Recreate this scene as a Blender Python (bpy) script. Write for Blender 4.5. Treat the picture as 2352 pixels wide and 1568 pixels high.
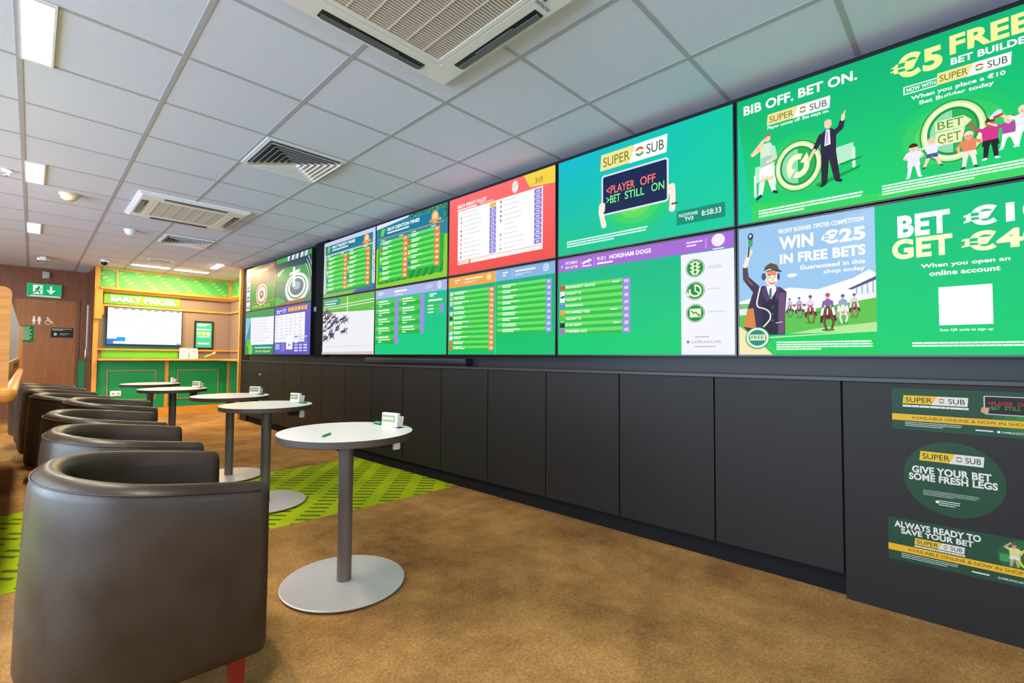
import bpy, bmesh, math, random
from mathutils import Vector, Matrix

# ------------------------------------------------------------------ clear
for o in list(bpy.data.objects):
    bpy.data.objects.remove(o, do_unlink=True)
SC = bpy.context.scene
COL = SC.collection
PI = math.pi
random.seed(7)

# ------------------------------------------------------------------ camera
CAMZ = 1.104
CEIL = 2.6185
cam_d = bpy.data.cameras.new('camera')
cam = bpy.data.objects.new('camera', cam_d)
COL.objects.link(cam)
cam_d.sensor_width = 36.0
cam_d.lens = 36.0 * 1079.6 / 2352.0
cam_d.shift_x = 41.66 / 2352.0
cam_d.shift_y = -1.67 / 2352.0
cam_d.clip_start = 0.05
cam_d.clip_end = 100
_yaw, _pit, _rol = 0.805328, 0.036339, 0.0079905
_f = Vector((math.sin(_yaw) * math.cos(_pit), math.cos(_yaw) * math.cos(_pit), math.sin(_pit)))
_r = Vector((math.cos(_yaw), -math.sin(_yaw), 0))
_u = _r.cross(_f)
_r2 = math.cos(_rol) * _r + math.sin(_rol) * _u
_u2 = -math.sin(_rol) * _r + math.cos(_rol) * _u
cam.matrix_world = Matrix(((_r2.x, _u2.x, -_f.x, 0), (_r2.y, _u2.y, -_f.y, 0), (_r2.z, _u2.z, -_f.z, CAMZ), (0, 0, 0, 1)))
SC.camera = cam

# ------------------------------------------------------------------ world, exposure
SC.view_settings.view_transform = 'Standard'
SC.view_settings.look = 'None'
SC.view_settings.gamma = 1.0
SC.view_settings.use_curve_mapping = False
SC.view_settings.exposure = 0.0
W = bpy.data.worlds.new('daylight')
SC.world = W
W.use_nodes = True
W.node_tree.nodes['Background'].inputs[0].default_value = (0.80, 0.90, 1.0, 1)
W.node_tree.nodes['Background'].inputs[1].default_value = 1.0

def area(name, loc, rot, sx, sy, power, col):
    l = bpy.data.lights.new(name, 'AREA')
    l.shape = 'RECTANGLE'; l.size = sx; l.size_y = sy; l.energy = power; l.color = col
    o = bpy.data.objects.new(name, l); COL.objects.link(o)
    o.location = loc; o.rotation_euler = rot
    return o
# added fill lamp, imitating daylight from an unseen shop front
area('rear_fill_lamp', (-0.6, -3.25, 1.5), (PI / 2, 0, 0), 5.6, 2.2, 70, (0.85, 0.90, 1.0))
area('side_fill_lamp', (-4.28, 3.0, 1.45), (0, -PI / 2, 0), 2.2, 10.0, 830, (0.60, 0.78, 1.0))  # added lamp, brightens the ceiling from the unseen left side
LED_STRENGTH = 195.0
ALCOVE_STRENGTH = 260.0

# ------------------------------------------------------------------ materials
def lin(h):
    h = h.lstrip('#')
    v = [int(h[i:i + 2], 16) / 255 for i in (0, 2, 4)]
    return tuple(c / 12.92 if c <= .04045 else ((c + .055) / 1.055) ** 2.4 for c in v)

_mats = {}
def bsdf(name, col, rough=.5, metal=0, spec=.5, coat=0, emit=None, es=0):
    if name in _mats: return _mats[name]
    m = bpy.data.materials.new(name); m.use_nodes = True
    b = m.node_tree.nodes['Principled BSDF']
    b.inputs['Base Color'].default_value = (*col, 1)
    b.inputs['Roughness'].default_value = rough
    b.inputs['Metallic'].default_value = metal
    b.inputs['Specular IOR Level'].default_value = spec
    b.inputs['Coat Weight'].default_value = coat
    if emit:
        b.inputs['Emission Color'].default_value = (*emit, 1)
        b.inputs['Emission Strength'].default_value = es
    _mats[name] = m
    return m

class NT:
    """tiny helper for node graphs"""
    def __init__(s, m):
        s.t = m.node_tree; s.b = s.t.nodes['Principled BSDF']
    def n(s, typ, **kw):
        x = s.t.nodes.new(typ)
        for k, v in kw.items(): setattr(x, k, v)
        return x
    def l(s, a, b): s.t.links.new(a, b)
    def math(s, op, a, b=None):
        x = s.n('ShaderNodeMath', operation=op)
        for i, v in enumerate((a, b)):
            if v is None: continue
            if isinstance(v, (int, float)): x.inputs[i].default_value = v
            else: s.l(v, x.inputs[i])
        return x.outputs[0]
    def noise(s, vec, scale, detail=4, rough=.55):
        x = s.n('ShaderNodeTexNoise'); x.inputs['Scale'].default_value = scale
        x.inputs['Detail'].default_value = detail; x.inputs['Roughness'].default_value = rough
        s.l(vec, x.inputs['Vector']); return x.outputs['Fac']
    def ramp(s, fac, stops):
        x = s.n('ShaderNodeValToRGB'); s.l(fac, x.inputs[0])
        e = x.color_ramp.elements
        e[0].position, e[0].color = stops[0][0], (*stops[0][1], 1)
        e[1].position, e[1].color = stops[-1][0], (*stops[-1][1], 1)
        for p, c in stops[1:-1]:
            k = e.new(p); k.color = (*c, 1)
        return x.outputs[0]
    def mix(s, fac, a, b):
        x = s.n('ShaderNodeMix', data_type='RGBA')
        for i, v in ((0, fac), (6, a), (7, b)):
            if isinstance(v, (int, float)): x.inputs[i].default_value = v
            elif isinstance(v, tuple): x.inputs[i].default_value = (*v, 1)
            else: s.l(v, x.inputs[i])
        return x.outputs[2]
    def bump(s, h, strength, dist=.01):
        x = s.n('ShaderNodeBump'); x.inputs['Strength'].default_value = strength
        x.inputs['Distance'].default_value = dist
        s.l(h, x.inputs['Height']); s.l(x.outputs[0], s.b.inputs['Normal'])
    def pos(s):
        return s.n('ShaderNodeNewGeometry').outputs['Position']
    def obj(s):
        return s.n('ShaderNodeTexCoord').outputs['Object']

def wood(name, dark, light, scale=(1, 1, 14), rough=.4, coat=.2):
    m = bsdf(name, light, rough, coat=coat); t = NT(m)
    mp = t.n('ShaderNodeMapping'); t.l(t.pos(), mp.inputs[0]); mp.inputs['Scale'].default_value = scale
    n1 = t.noise(mp.outputs[0], 3.0, 6, .6)
    n2 = t.noise(mp.outputs[0], 14.0, 3, .6)
    f = t.math('ADD', t.math('MULTIPLY', n1, .65), t.math('MULTIPLY', n2, .35))
    t.l(t.ramp(f, [(.33, dark), (.5, tuple((a + b) / 2 for a, b in zip(dark, light))), (.66, light)]), t.b.inputs['Base Color'])
    return m

OAK = wood('light_oak', (.52, .205, .028), (.73, .325, .056), (14, 14, 1.0))
OAKH = wood('light_oak_horizontal', (.54, .205, .024), (.75, .335, .052), (1.4, 1.4, 16))
VENEER = wood('brown_door_veneer', (.27, .085, .016), (.40, .140, .030), (9, 9, .8), .35, .04)
DVENEER = wood('dark_wall_veneer', (.135, .045, .017), (.23, .080, .030), (9, 9, .8), .4, .0)
REDWOOD = bsdf('red_stained_wood', (.20, .012, .008), .35)

def m_leather():
    m = bsdf('dark_leather', (.045, .037, .032), .42, spec=.5); t = NT(m)
    p = t.obj()
    n = t.noise(p, 260, 3); n2 = t.noise(p, 7, 4)
    t.l(t.ramp(n2, [(.3, (.021, .0126, .0066)), (.7, (.034, .0210, .0115))]), t.b.inputs['Base Color'])
    t.l(t.ramp(n2, [(.3, (.34,) * 3), (.7, (.5,) * 3)]), t.b.inputs['Roughness'])
    t.bump(n, .12, .002)
    return m
LEATHER = m_leather()

def m_carpet():
    m = bsdf('brown_carpet', (.25, .15, .07), .95, spec=.1); t = NT(m)
    p = t.pos()
    big = t.noise(p, 1.5, 5, .62); mid = t.noise(p, 6.5, 6, .72); fine = t.noise(p, 240, 3, .75)
    mid2 = t.noise(p, 75, 4, .75)
    f = t.math('ADD', t.math('MULTIPLY', big, .62), t.math('MULTIPLY', mid, .38))
    c = t.ramp(f, [(.33, (.165, .083, .027)), (.47, (.315, .165, .053)), (.62, (.48, .264, .088))])
    g = t.math('ADD', t.math('MULTIPLY', fine, .6), t.math('MULTIPLY', mid2, .4))
    k = t.ramp(g, [(.36, (.42, .40, .38)), (.5, (1, 1, 1)), (.63, (1.6, 1.6, 1.55))])
    x = t.n('ShaderNodeMix', data_type='RGBA', blend_type='MULTIPLY'); x.inputs[0].default_value = 1
    t.l(c, x.inputs[6]); t.l(k, x.inputs[7])
    t.l(x.outputs[2], t.b.inputs['Base Color'])
    t.bump(g, .7, .008)
    return m
CARPET = m_carpet()

def m_band():
    m = bsdf('lime_carpet', (.35, .48, .012), .95, spec=.1); t = NT(m)
    sp = t.n('ShaderNodeSeparateXYZ'); t.l(t.pos(), sp.inputs[0])
    a = t.math('MULTIPLY', t.math('ADD', sp.outputs[0], sp.outputs[1]), .70711)
    b = t.math('MULTIPLY', t.math('SUBTRACT', sp.outputs[0], sp.outputs[1]), .70711)
    fb = t.math('FRACT', t.math('ADD', t.math('DIVIDE', b, .235), 50.40))
    fa = t.math('FRACT', t.math('ADD', t.math('DIVIDE', a, .085), 50.0))
    lane = t.math('LESS_THAN', fb, .60)
    dash = t.math('LESS_THAN', fa, .36)
    k = t.math('MULTIPLY', lane, dash)
    fine = t.noise(t.pos(), 300, 2, .7); big = t.noise(t.pos(), 2.2, 4)
    base = t.mix(t.ramp(big, [(.35, (0, 0, 0)), (.65, (1, 1, 1))]), (.34, .48, .008), (.52, .61, .010))
    base = t.mix(t.math('MULTIPLY', fine, .35), base, (.24, .36, .005))
    t.l(t.mix(t.math('MULTIPLY', k, .85), base, (.045, .105, .012)), t.b.inputs['Base Color'])
    t.bump(fine, .6, .006)
    return m
BAND = m_band()

def m_tile():
    m = bsdf('mineral_ceiling_tile', (.78, .79, .80), .9, spec=.15); t = NT(m)
    n = t.noise(t.pos(), 170, 3, .65); n2 = t.noise(t.pos(), 1.2, 2)
    t.l(t.mix(n2, (.60, .66, .82), (.65, .71, .87)), t.b.inputs['Base Color'])
    t.bump(n, .16, .003)
    return m
TILE = m_tile()
TBAR = bsdf('ceiling_grid_bar', (.39, .41, .46), .6, spec=.2)
def m_panel():
    m = bsdf('black_laminate', (.026, .024, .024), .52, spec=.22); t = NT(m)
    n = t.noise(t.pos(), 420, 2)
    t.l(t.ramp(n, [(.35, (.011, .0098, .0092)), (.65, (.018, .0160, .0148))]), t.b.inputs['Base Color'])
    return m
PANEL = m_panel()
BLACK = bsdf('black_plastic', (.008, .008, .009), .35)
MATBLACK = bsdf('matt_black', (.010, .010, .011), .8, spec=.1)
LEDGE = bsdf('dark_grey_ledge', (.040, .037, .036), .4, spec=.3)
UPSTAND = bsdf('dark_upstand', (.016, .016, .019), .45, spec=.3)
WHITE = bsdf('white_plastic', (.78, .78, .78), .45)
ACWHITE = bsdf('off_white_plastic', (.76, .77, .78), .4)
ACGREY = bsdf('grey_flap', (.10, .11, .13), .4)
GRILLE = bsdf('beige_grille', (.62, .56, .50), .5)
GRILLEDK = bsdf('grille_gap', (.20, .165, .135), .7)
TABLEW = bsdf('white_table_laminate', (.72, .70, .69), .32)
TABLEE = bsdf('grey_brown_edge_band', (.060, .045, .037), .45)
POLE = bsdf('grey_painted_steel', (.150, .127, .116), .36, metal=.2)
PLATE = bsdf('silver_steel_plate', (.58, .55, .58), .34, metal=.3)
CARD = bsdf('white_card', (.80, .79, .77), .6)
CARDG = bsdf('olive_print', (.20, .26, .13), .6)
GPEN = bsdf('green_pen_plastic', (.01, .30, .10), .4)
GREENW = bsdf('green_wainscot_paint', (.004, .23, .065), .45)
LIME = bsdf('lime_panel', (.13, .42, .020), .5)
SEAGREEN = bsdf('sea_green_panel', (.05, .20, .10), .5)
TAUPE = bsdf('taupe_wall', (.215, .150, .108), .7)
TRIMGOLD = bsdf('gold_bead', (.34, .20, .07), .45)
CREAM = bsdf('cream_plastic', (.68, .60, .40), .5)
CHROME = bsdf('brushed_chrome', (.62, .62, .62), .3, metal=1)
PLASTER = bsdf('wall_plaster', (.42, .36, .30), .85)
GLASS = bsdf('window_glass', (1, 1, 1), .02)
GLASS.node_tree.nodes['Principled BSDF'].inputs['Transmission Weight'].default_value = 1.0

def m_frieze():
    m = bsdf('green_frieze', (.05, .36, .09), .55); t = NT(m)
    sp = t.n('ShaderNodeSeparateXYZ'); t.l(t.pos(), sp.inputs[0])
    x = t.math('ADD', sp.outputs[0], t.math('MULTIPLY', sp.outputs[1], -1.0))
    z = sp.outputs[2]
    fb = t.math('FRACT', t.math('ADD', t.math('DIVIDE', t.math('ADD', x, z), .29), 70.75))
    fa = t.math('FRACT', t.math('ADD', t.math('DIVIDE', t.math('SUBTRACT', z, t.math('MULTIPLY', x, .45)), .075), 90.0))
    k = t.math('MULTIPLY', t.math('LESS_THAN', fb, .36), t.math('LESS_THAN', fa, .55))
    t.l(t.mix(k, (.07, .40, .085), (.20, .52, .10)), t.b.inputs['Base Color'])
    return m
FRIEZE = m_frieze()
def m_limegrad():
    return bsdf('lime_band', (.11, .40, .012), .5)
LIMEB = m_limegrad()
LEDM = bsdf('led_diffuser', (.9, .9, .88), .5, emit=(1.0, .88, .68), es=LED_STRENGTH)
ALCM = bsdf('alcove_lamp_diffuser', (.9, .88, .8), .5, emit=(1.0, .74, .40), es=ALCOVE_STRENGTH)

# emissive screen colours / printed colours
def em(h, s=1.0, gloss=True, sample=True):
    key = 'screen_%s_%d_%d%d' % (h.strip('#'), int(s * 100), gloss, sample)
    if key in _mats: return _mats[key]
    m = bsdf(key, (.006, .006, .006), .42, spec=.07, emit=lin(h), es=s)
    if not sample: m.cycles.emission_sampling = 'NONE'
    return m
def emgrad(h0, h1, s=1.0, hr=None):
    """vertical two-colour picture background (h0 bottom, h1 top, optional right-hand colour)"""
    key = 'screen_grad_%s_%s_%s_%d' % (h0.strip('#'), h1.strip('#'), hr, int(s * 100))
    if key in _mats: return _mats[key]
    m = bsdf(key, (.006, .006, .006), .42, spec=.07, emit=lin(h0), es=s); t = NT(m)
    sp = t.n('ShaderNodeSeparateXYZ'); t.l(t.n('ShaderNodeTexCoord').outputs['Generated'], sp.inputs[0])
    c = t.mix(sp.outputs[2], lin(h0), lin(h1))
    if hr: c = t.mix(t.math('POWER', sp.outputs[0], 1.5), c, lin(hr))
    t.l(c, t.b.inputs['Emission Color'])
    return m
def pr(h, rough=.55, k=1.0):
    return bsdf('print_%s_%d' % (h.strip('#'), int(k * 100)), tuple(c * k for c in lin(h)), rough, spec=.3)

# ------------------------------------------------------------------ mesh helpers
class MB:
    def __init__(s):
        s.bm = bmesh.new(); s.mats = []
    def mi(s, m):
        if m not in s.mats: s.mats.append(m)
        return s.mats.index(m)
    def _face(s, vs, m, smooth=False):
        try: f = s.bm.faces.new(vs)
        except ValueError: return None
        f.material_index = s.mi(m); f.smooth = smooth
        return f
    def box(s, x0, x1, y0, y1, z0, z1, m, M=None):
        P = [(x0, y0, z0), (x1, y0, z0), (x1, y1, z0), (x0, y1, z0), (x0, y0, z1), (x1, y0, z1), (x1, y1, z1), (x0, y1, z1)]
        v = [s.bm.verts.new(M @ Vector(p) if M else p) for p in P]
        for q in ((0, 3, 2, 1), (4, 5, 6, 7), (0, 1, 5, 4), (1, 2, 6, 5), (2, 3, 7, 6), (3, 0, 4, 7)):
            s._face([v[i] for i in q], m)
    def rbox(s, x0, x1, y0, y1, z0, z1, r, m, seg=3, M=None):
        """box with all edges rounded"""
        b = bmesh.new()
        P = [(x0, y0, z0), (x1, y0, z0), (x1, y1, z0), (x0, y1, z0), (x0, y0, z1), (x1, y0, z1), (x1, y1, z1), (x0, y1, z1)]
        v = [b.verts.new(p) for p in P]
        for q in ((0, 3, 2, 1), (4, 5, 6, 7), (0, 1, 5, 4), (1, 2, 6, 5), (2, 3, 7, 6), (3, 0, 4, 7)):
            b.faces.new([v[i] for i in q])
        bmesh.ops.bevel(b, geom=list(b.edges), offset=r, segments=seg, profile=.5, affect='EDGES')
        s.add(b, m, M, True)
    def add(s, b, m, M=None, smooth=False):
        mp = {}
        for v in b.verts: mp[v] = s.bm.verts.new(M @ v.co if M else v.co)
        for f in b.faces: s._face([mp[v] for v in f.verts], m, smooth)
        b.free()
    def lathe(s, prof, m, c=(0, 0, 0), seg=48, M=None, smooth=True, matfn=None):
        rings = []
        for (r, z) in prof:
            if r < 1e-6:
                p = Vector((c[0], c[1], c[2] + z)); rings.append([s.bm.verts.new(M @ p if M else p)])
            else:
                row = []
                for i in range(seg):
                    a = 2 * PI * i / seg
                    p = Vector((c[0] + r * math.cos(a), c[1] + r * math.sin(a), c[2] + z)); row.append(s.bm.verts.new(M @ p if M else p))
                rings.append(row)
        for k in range(len(rings) - 1):
            a, b = rings[k], rings[k + 1]
            mm = matfn(k) if matfn else m
            for i in range(seg):
                j = (i + 1) % seg
                if len(a) == 1 and len(b) == 1: continue
                if len(a) == 1: s._face([a[0], b[j], b[i]], mm, smooth)
                elif len(b) == 1: s._face([a[i], a[j], b[0]], mm, smooth)
                else: s._face([a[i], a[j], b[j], b[i]], mm, smooth)
    def cyl(s, c, r, z0, z1, m, seg=32, M=None):
        s.lathe([(0, z0), (r, z0)], m, c, seg, M, False)
        s.lathe([(r, z0), (r, z1)], m, c, seg, M, True)
        s.lathe([(r, z1), (0, z1)], m, c, seg, M, False)
    def prism(s, pts, d0, d1, m, ax='y', M=None):
        """polygon pts (a,b) extruded along an axis"""
        def P(a, b, d):
            p = Vector((a, d, b)) if ax == 'y' else Vector((d, a, b)) if ax == 'x' else Vector((a, b, d))
            return M @ p if M else p
        v0 = [s.bm.verts.new(P(a, b, d0)) for a, b in pts]; v1 = [s.bm.verts.new(P(a, b, d1)) for a, b in pts]
        s._face(v0, m); s._face(v1[::-1], m)
        n = len(pts)
        for i in range(n):
            j = (i + 1) % n
            s._face([v0[j], v0[i], v1[i], v1[j]], m)
    def tube(s, pts, r, m, seg=8, closed=False):
        rings = []
        n = len(pts); pts = [Vector(p) for p in pts]
        for i, p in enumerate(pts):
            a = pts[i - 1] if (i or closed) else p; b = pts[(i + 1) % n] if (i < n - 1 or closed) else p
            t = (b - a).normalized(); u = t.cross(Vector((0, 0, 1)))
            if u.length < 1e-3: u = t.cross(Vector((1, 0, 0)))
            u.normalize(); w = t.cross(u)
            rings.append([s.bm.verts.new(p + r * (math.cos(2 * PI * k / seg) * u + math.sin(2 * PI * k / seg) * w)) for k in range(seg)])
        for i in range(n if closed else n - 1):
            a, b = rings[i], rings[(i + 1) % n]
            for k in range(seg): s._face([a[k], a[(k + 1) % seg], b[(k + 1) % seg], b[k]], m, True)
        if not closed:
            s._face(rings[0][::-1], m); s._face(rings[-1], m)
    def build(s, name, parent=None, fix=True):
        if fix: bmesh.ops.recalc_face_normals(s.bm, faces=list(s.bm.faces))
        me = bpy.data.meshes.new(name); s.bm.to_mesh(me); s.bm.free()
        for m in s.mats: me.materials.append(m)
        o = bpy.data.objects.new(name, me); COL.objects.link(o)
        if parent: o.parent = parent
        return o

def tag(o, label, cat, group=None):
    o['label'] = label; o['category'] = cat
    if group: o['group'] = group
    return o
def thing(name, label, cat, loc=(0, 0, 0), rz=0, group=None):
    o = bpy.data.objects.new(name, None); COL.objects.link(o)
    o.empty_display_size = .1
    o.location = loc; o.rotation_euler = (0, 0, rz)
    return tag(o, label, cat, group)
def struct(o):
    o['kind'] = 'structure'; return o
def dup(root, loc, rz, label, group=None):
    r = root.copy(); COL.objects.link(r); r.location = loc; r.rotation_euler = (0, 0, rz)
    r['label'] = label
    if group: r['group'] = group
    for ch in list(root.children):
        c = ch.copy(); COL.objects.link(c); c.parent = r
        for g in list(ch.children):
            d = g.copy(); COL.objects.link(d); d.parent = c
    return r

# ------------------------------------------------------------------ flat pictures (screens, prints)
_tc = {}
def glyphs(txt, bold):
    k = (txt, bold)
    if k in _tc: return _tc[k]
    cu = bpy.data.curves.new('t', 'FONT'); cu.body = txt; cu.size = 1; cu.offset = bold; cu.resolution_u = 6
    cu.space_character = 1.0 + bold * 1.2
    o = bpy.data.objects.new('t', cu); COL.objects.link(o)
    bpy.context.view_layer.update()
    me = bpy.data.meshes.new_from_object(o.evaluated_get(bpy.context.evaluated_depsgraph_get()))
    vs = [(v.co.x, v.co.y) for v in me.vertices]; fs = [tuple(p.vertices) for p in me.polygons]
    bpy.data.objects.remove(o, do_unlink=True); bpy.data.curves.remove(cu); bpy.data.meshes.remove(me)
    _tc[k] = (vs, fs)
    return _tc[k]

class Pic:
    """layered flat artwork, u right 0..1, v up 0..1 on a w x h panel; local x right, z up, -y towards the viewer"""
    def __init__(s, w, h, emissive=True, boost=1.0, step=.00004, ink=1.0):
        s.ink = ink; s.w, s.h = w, h; s.mb = MB(); s.d = 0.0; s.e = emissive; s.boost = boost; s.step = step
    def col(s, c, sample=True, k=1.0):
        if not isinstance(c, str): return c
        return em(c, s.boost * k, sample=sample) if s.e else pr(c, k=s.ink)
    def _v(s, u, v): return s.mb.bm.verts.new((u * s.w, -s.d, v * s.h))
    def nxt(s): s.d += s.step
    def clip(s, P):
        for ax, lim, sg in ((0, 0, 1), (0, 1, -1), (1, 0, 1), (1, 1, -1)):
            Q = []
            for i in range(len(P)):
                a, b = P[i - 1], P[i]
                ia, ib = (a[ax] - lim) * sg >= -1e-9, (b[ax] - lim) * sg >= -1e-9
                if ia != ib:
                    t = (lim - a[ax]) / (b[ax] - a[ax]); Q.append((a[0] + (b[0] - a[0]) * t, a[1] + (b[1] - a[1]) * t))
                if ib: Q.append(b)
            P = Q
            if len(P) < 3: return []
        return P
    def poly(s, pts, c, sample=False, same=False):
        if not same: s.nxt()
        pts = s.clip(list(pts))
        if len(pts) > 2: s.mb._face([s._v(u, v) for u, v in pts], s.col(c, sample))
    def rect(s, u0, v0, u1, v1, c, sample=False, same=False):
        s.poly([(u0, v0), (u1, v0), (u1, v1), (u0, v1)], c, sample, same)
    def rrect(s, u0, v0, u1, v1, r, c, sample=False):
        ru, rv = r / s.w, r / s.h; P = []
        for cu, cv, a0 in ((u1 - ru, v0 + rv, -90), (u1 - ru, v1 - rv, 0), (u0 + ru, v1 - rv, 90), (u0 + ru, v0 + rv, 180)):
            for k in range(5):
                a = math.radians(a0 + 22.5 * k); P.append((cu + ru * math.cos(a), cv + rv * math.sin(a)))
        s.poly(P, c, sample)
    def ell(s, u, v, ru, rv, c, n=40, sample=False):
        """radii in metres"""
        s.poly([(u + ru / s.w * math.cos(2 * PI * i / n), v + rv / s.h * math.sin(2 * PI * i / n)) for i in range(n)], c, sample)
    def ring(s, u, v, r0, r1, c, n=48, a0=0, a1=360):
        s.nxt(); A = [math.radians(a0 + (a1 - a0) * i / n) for i in range(n + 1)]
        m = s.col(c, False)
        for i in range(n):
            q = [(r0, A[i]), (r1, A[i]), (r1, A[i + 1]), (r0, A[i + 1])]
            q = s.clip([(u + r / s.w * math.cos(a), v + r / s.h * math.sin(a)) for r, a in q])
            if len(q) > 2: s.mb._face([s._v(*e) for e in q], m)
    def limb(s, p0, p1, r0, r1, c):
        """tapered capsule, uv points, radii in metres"""
        a = Vector((p0[0] * s.w, p0[1] * s.h)); b = Vector((p1[0] * s.w, p1[1] * s.h))
        t = math.atan2(b.y - a.y, b.x - a.x); P = []
        for k in range(9):
            g = t + PI / 2 + PI * k / 8; P.append((a.x + r0 * math.cos(g), a.y + r0 * math.sin(g)))
        for k in range(9):
            g = t - PI / 2 + PI * k / 8; P.append((b.x + r1 * math.cos(g), b.y + r1 * math.sin(g)))
        s.poly([(x / s.w, y / s.h) for x, y in P], c)
    def path(s, pts, r, c):
        for a, b in zip(pts[:-1], pts[1:]): s.limb(a, b, r, r, c)
    def text(s, txt, u0, v0, u1, v1, c, bold=0.0, keep=False):
        vs, fs = glyphs(txt, bold)
        if not vs: return
        x0 = min(v[0] for v in vs); x1 = max(v[0] for v in vs); y0 = min(v[1] for v in vs); y1 = max(v[1] for v in vs)
        sx = (u1 - u0) / (x1 - x0); sy = (v1 - v0) / (y1 - y0)
        if keep: sx = sy * s.h / s.w
        s.nxt(); m = s.col(c, False)
        V = [s._v(u0 + (x - x0) * sx, v0 + (y - y0) * sy) for x, y in vs]
        for f in fs: s.mb._face([V[i] for i in f], m)
    def greek(s, u0, v0, u1, v1, n, c, fill=.55, ragged=.08, words=True, seed=1):
        """lines of small print, too small to read"""
        s.nxt(); R = random.Random(seed); m = s.col(c, False); H = (v1 - v0) / n
        for i in range(n):
            t = v1 - i * H; b = t - H * fill; u = u0; e = u1 - R.random() * ragged * (u1 - u0)
            if i == n - 1 and n > 1: e = u0 + (u1 - u0) * R.uniform(.45, .8)
            while u < e:
                L = R.uniform(1.0, 4.2) * H * s.h / s.w if words else 9
                k = min(u + L, e)
                s.mb._face([s._v(u, b), s._v(k, b), s._v(k, t), s._v(u, t)], m)
                u = k + .13 * H * s.h / s.w
    def build(s, name, parent=None):
        return s.mb.build(name, parent, fix=False)

def face_room(o, x, y, z):
    """turn a picture so that it hangs on the long right wall, facing the room"""
    o.location = (x, y, z); o.rotation_euler = (0, 0, -PI / 2)

# ------------------------------------------------------------------ room shell
XB = 2.90       # back face of the screen wall
mb = MB(); mb.box(-4.2, 3.4, -3.2, 11.6, -.12, 0, CARPET); struct(mb.build('floor'))
b = MB()
b.prism([(-4.19, 3.22), (-4.19, 4.72), (2.795, 4.655), (2.795, 3.06), (1.2, 3.13)], .0, .0006, BAND, 'z')
tag(b.build('carpet_band'), 'lime green carpet band with dark diagonal dashes crossing the brown floor', 'carpet')
b = MB(); b.box(-4.2, 3.4, -3.2, 11.6, CEIL, CEIL + .1, TILE); struct(b.build('ceiling'))
# suspended ceiling grid
GR = .02874; GX, GY = -.0928, 1.5682
def G(X, Y): return (GX + .6 * X + GR * (GY + .6 * Y), GY + .6 * Y - GR * .6 * X)
GM = Matrix.Translation((GX + GR * GY, GY, 0)) @ Matrix.Rotation(-GR, 4, 'Z')   # grid frame in metres
b = MB()
for i in range(-7, 5):
    b.box(i * .6 - .012, i * .6 + .012, -4.9, 10.3, CEIL - .0022, CEIL + .001, TBAR, GM)
for j in range(-8, 18):
    b.box(-4.2, 3.4, j * .6 - .011, j * .6 + .011, CEIL - .0016, CEIL + .001, TBAR, GM)
struct(b.build('trim_1'))
b = MB(); b.box(XB, XB + .12, -3.2, 8.5, 0, CEIL, PANEL); struct(b.build('wall_right'))
b = MB()
b.box(-4.32, -4.2, -3.2, 11.6, 0, .35, PLASTER); b.box(-4.32, -4.2, -3.2, 11.6, 2.55, CEIL, PLASTER)
b.box(-4.32, -4.2, -3.2, -1.5, .35, 2.55, PLASTER); b.box(-4.32, -4.2, 9.5, 11.6, .35, 2.55, PLASTER)
struct(b.build('wall_left'))
b = MB()
for k in range(7):
    y = -1.5 + k * 1.82; b.box(-4.27, -4.22, y, y + .06, .35, 2.55, BLACK)
b.box(-4.27, -4.22, -1.5, 9.5, .35, .41, BLACK); b.box(-4.27, -4.22, -1.5, 9.5, 2.49, 2.55, BLACK)
struct(b.build('added_window_2'))  # unseen window frame, added to go with the side fill lamp
b = MB()
b.box(-4.2, XB, -3.32, -3.2, 0, .35, PLASTER); b.box(-4.2, XB, -3.32, -3.2, 2.5, CEIL, PLASTER)
b.box(-4.2, -3.4, -3.32, -3.2, .35, 2.5, PLASTER); b.box(2.2, XB + .12, -3.32, -3.2, .35, 2.5, PLASTER)
struct(b.build('wall_rear'))
b = MB()
for x in (-3.4, -1.55, .3, 2.15):
    b.box(x, x + .05, -3.3, -3.22, .35, 2.5, BLACK)
b.box(-3.4, 2.2, -3.3, -3.22, .35, .4, BLACK); b.box(-3.4, 2.2, -3.3, -3.22, 2.45, 2.5, BLACK)
struct(b.build('added_window_1'))  # unseen window frame, added for the fill light behind the camera

# back wall with the washroom door
YB = 11.45
b = MB()
b.box(-4.2, .04, YB, YB + .12, 0, CEIL, DVENEER); b.box(.93, 3.4, YB, YB + .12, 0, CEIL, DVENEER)
b.box(.04, .93, YB, YB + .12, 2.09, CEIL, DVENEER)
struct(b.build('wall_back'))
d = MB(); d.box(.075, .895, YB + .012, YB + .06, .01, 2.06, VENEER); door = struct(d.build('door_1'))
f = MB(); f.box(.035, .078, YB - .02, YB + .08, 0, 2.065, DVENEER); f.box(.892, .935, YB - .02, YB + .08, 0, 2.065, DVENEER); f.box(.032, .938, YB - .022, YB + .08, 2.065, 2.112, DVENEER)
f.build('door_frame', door)
b = MB(); b.box(.938, 1.03, YB - .012, YB - .001, .1, .99, GREENW); b.box(.938, 1.03, YB - .02, YB - .001, .99, 1.02, DVENEER)
struct(b.build('trim_2'))

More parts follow.
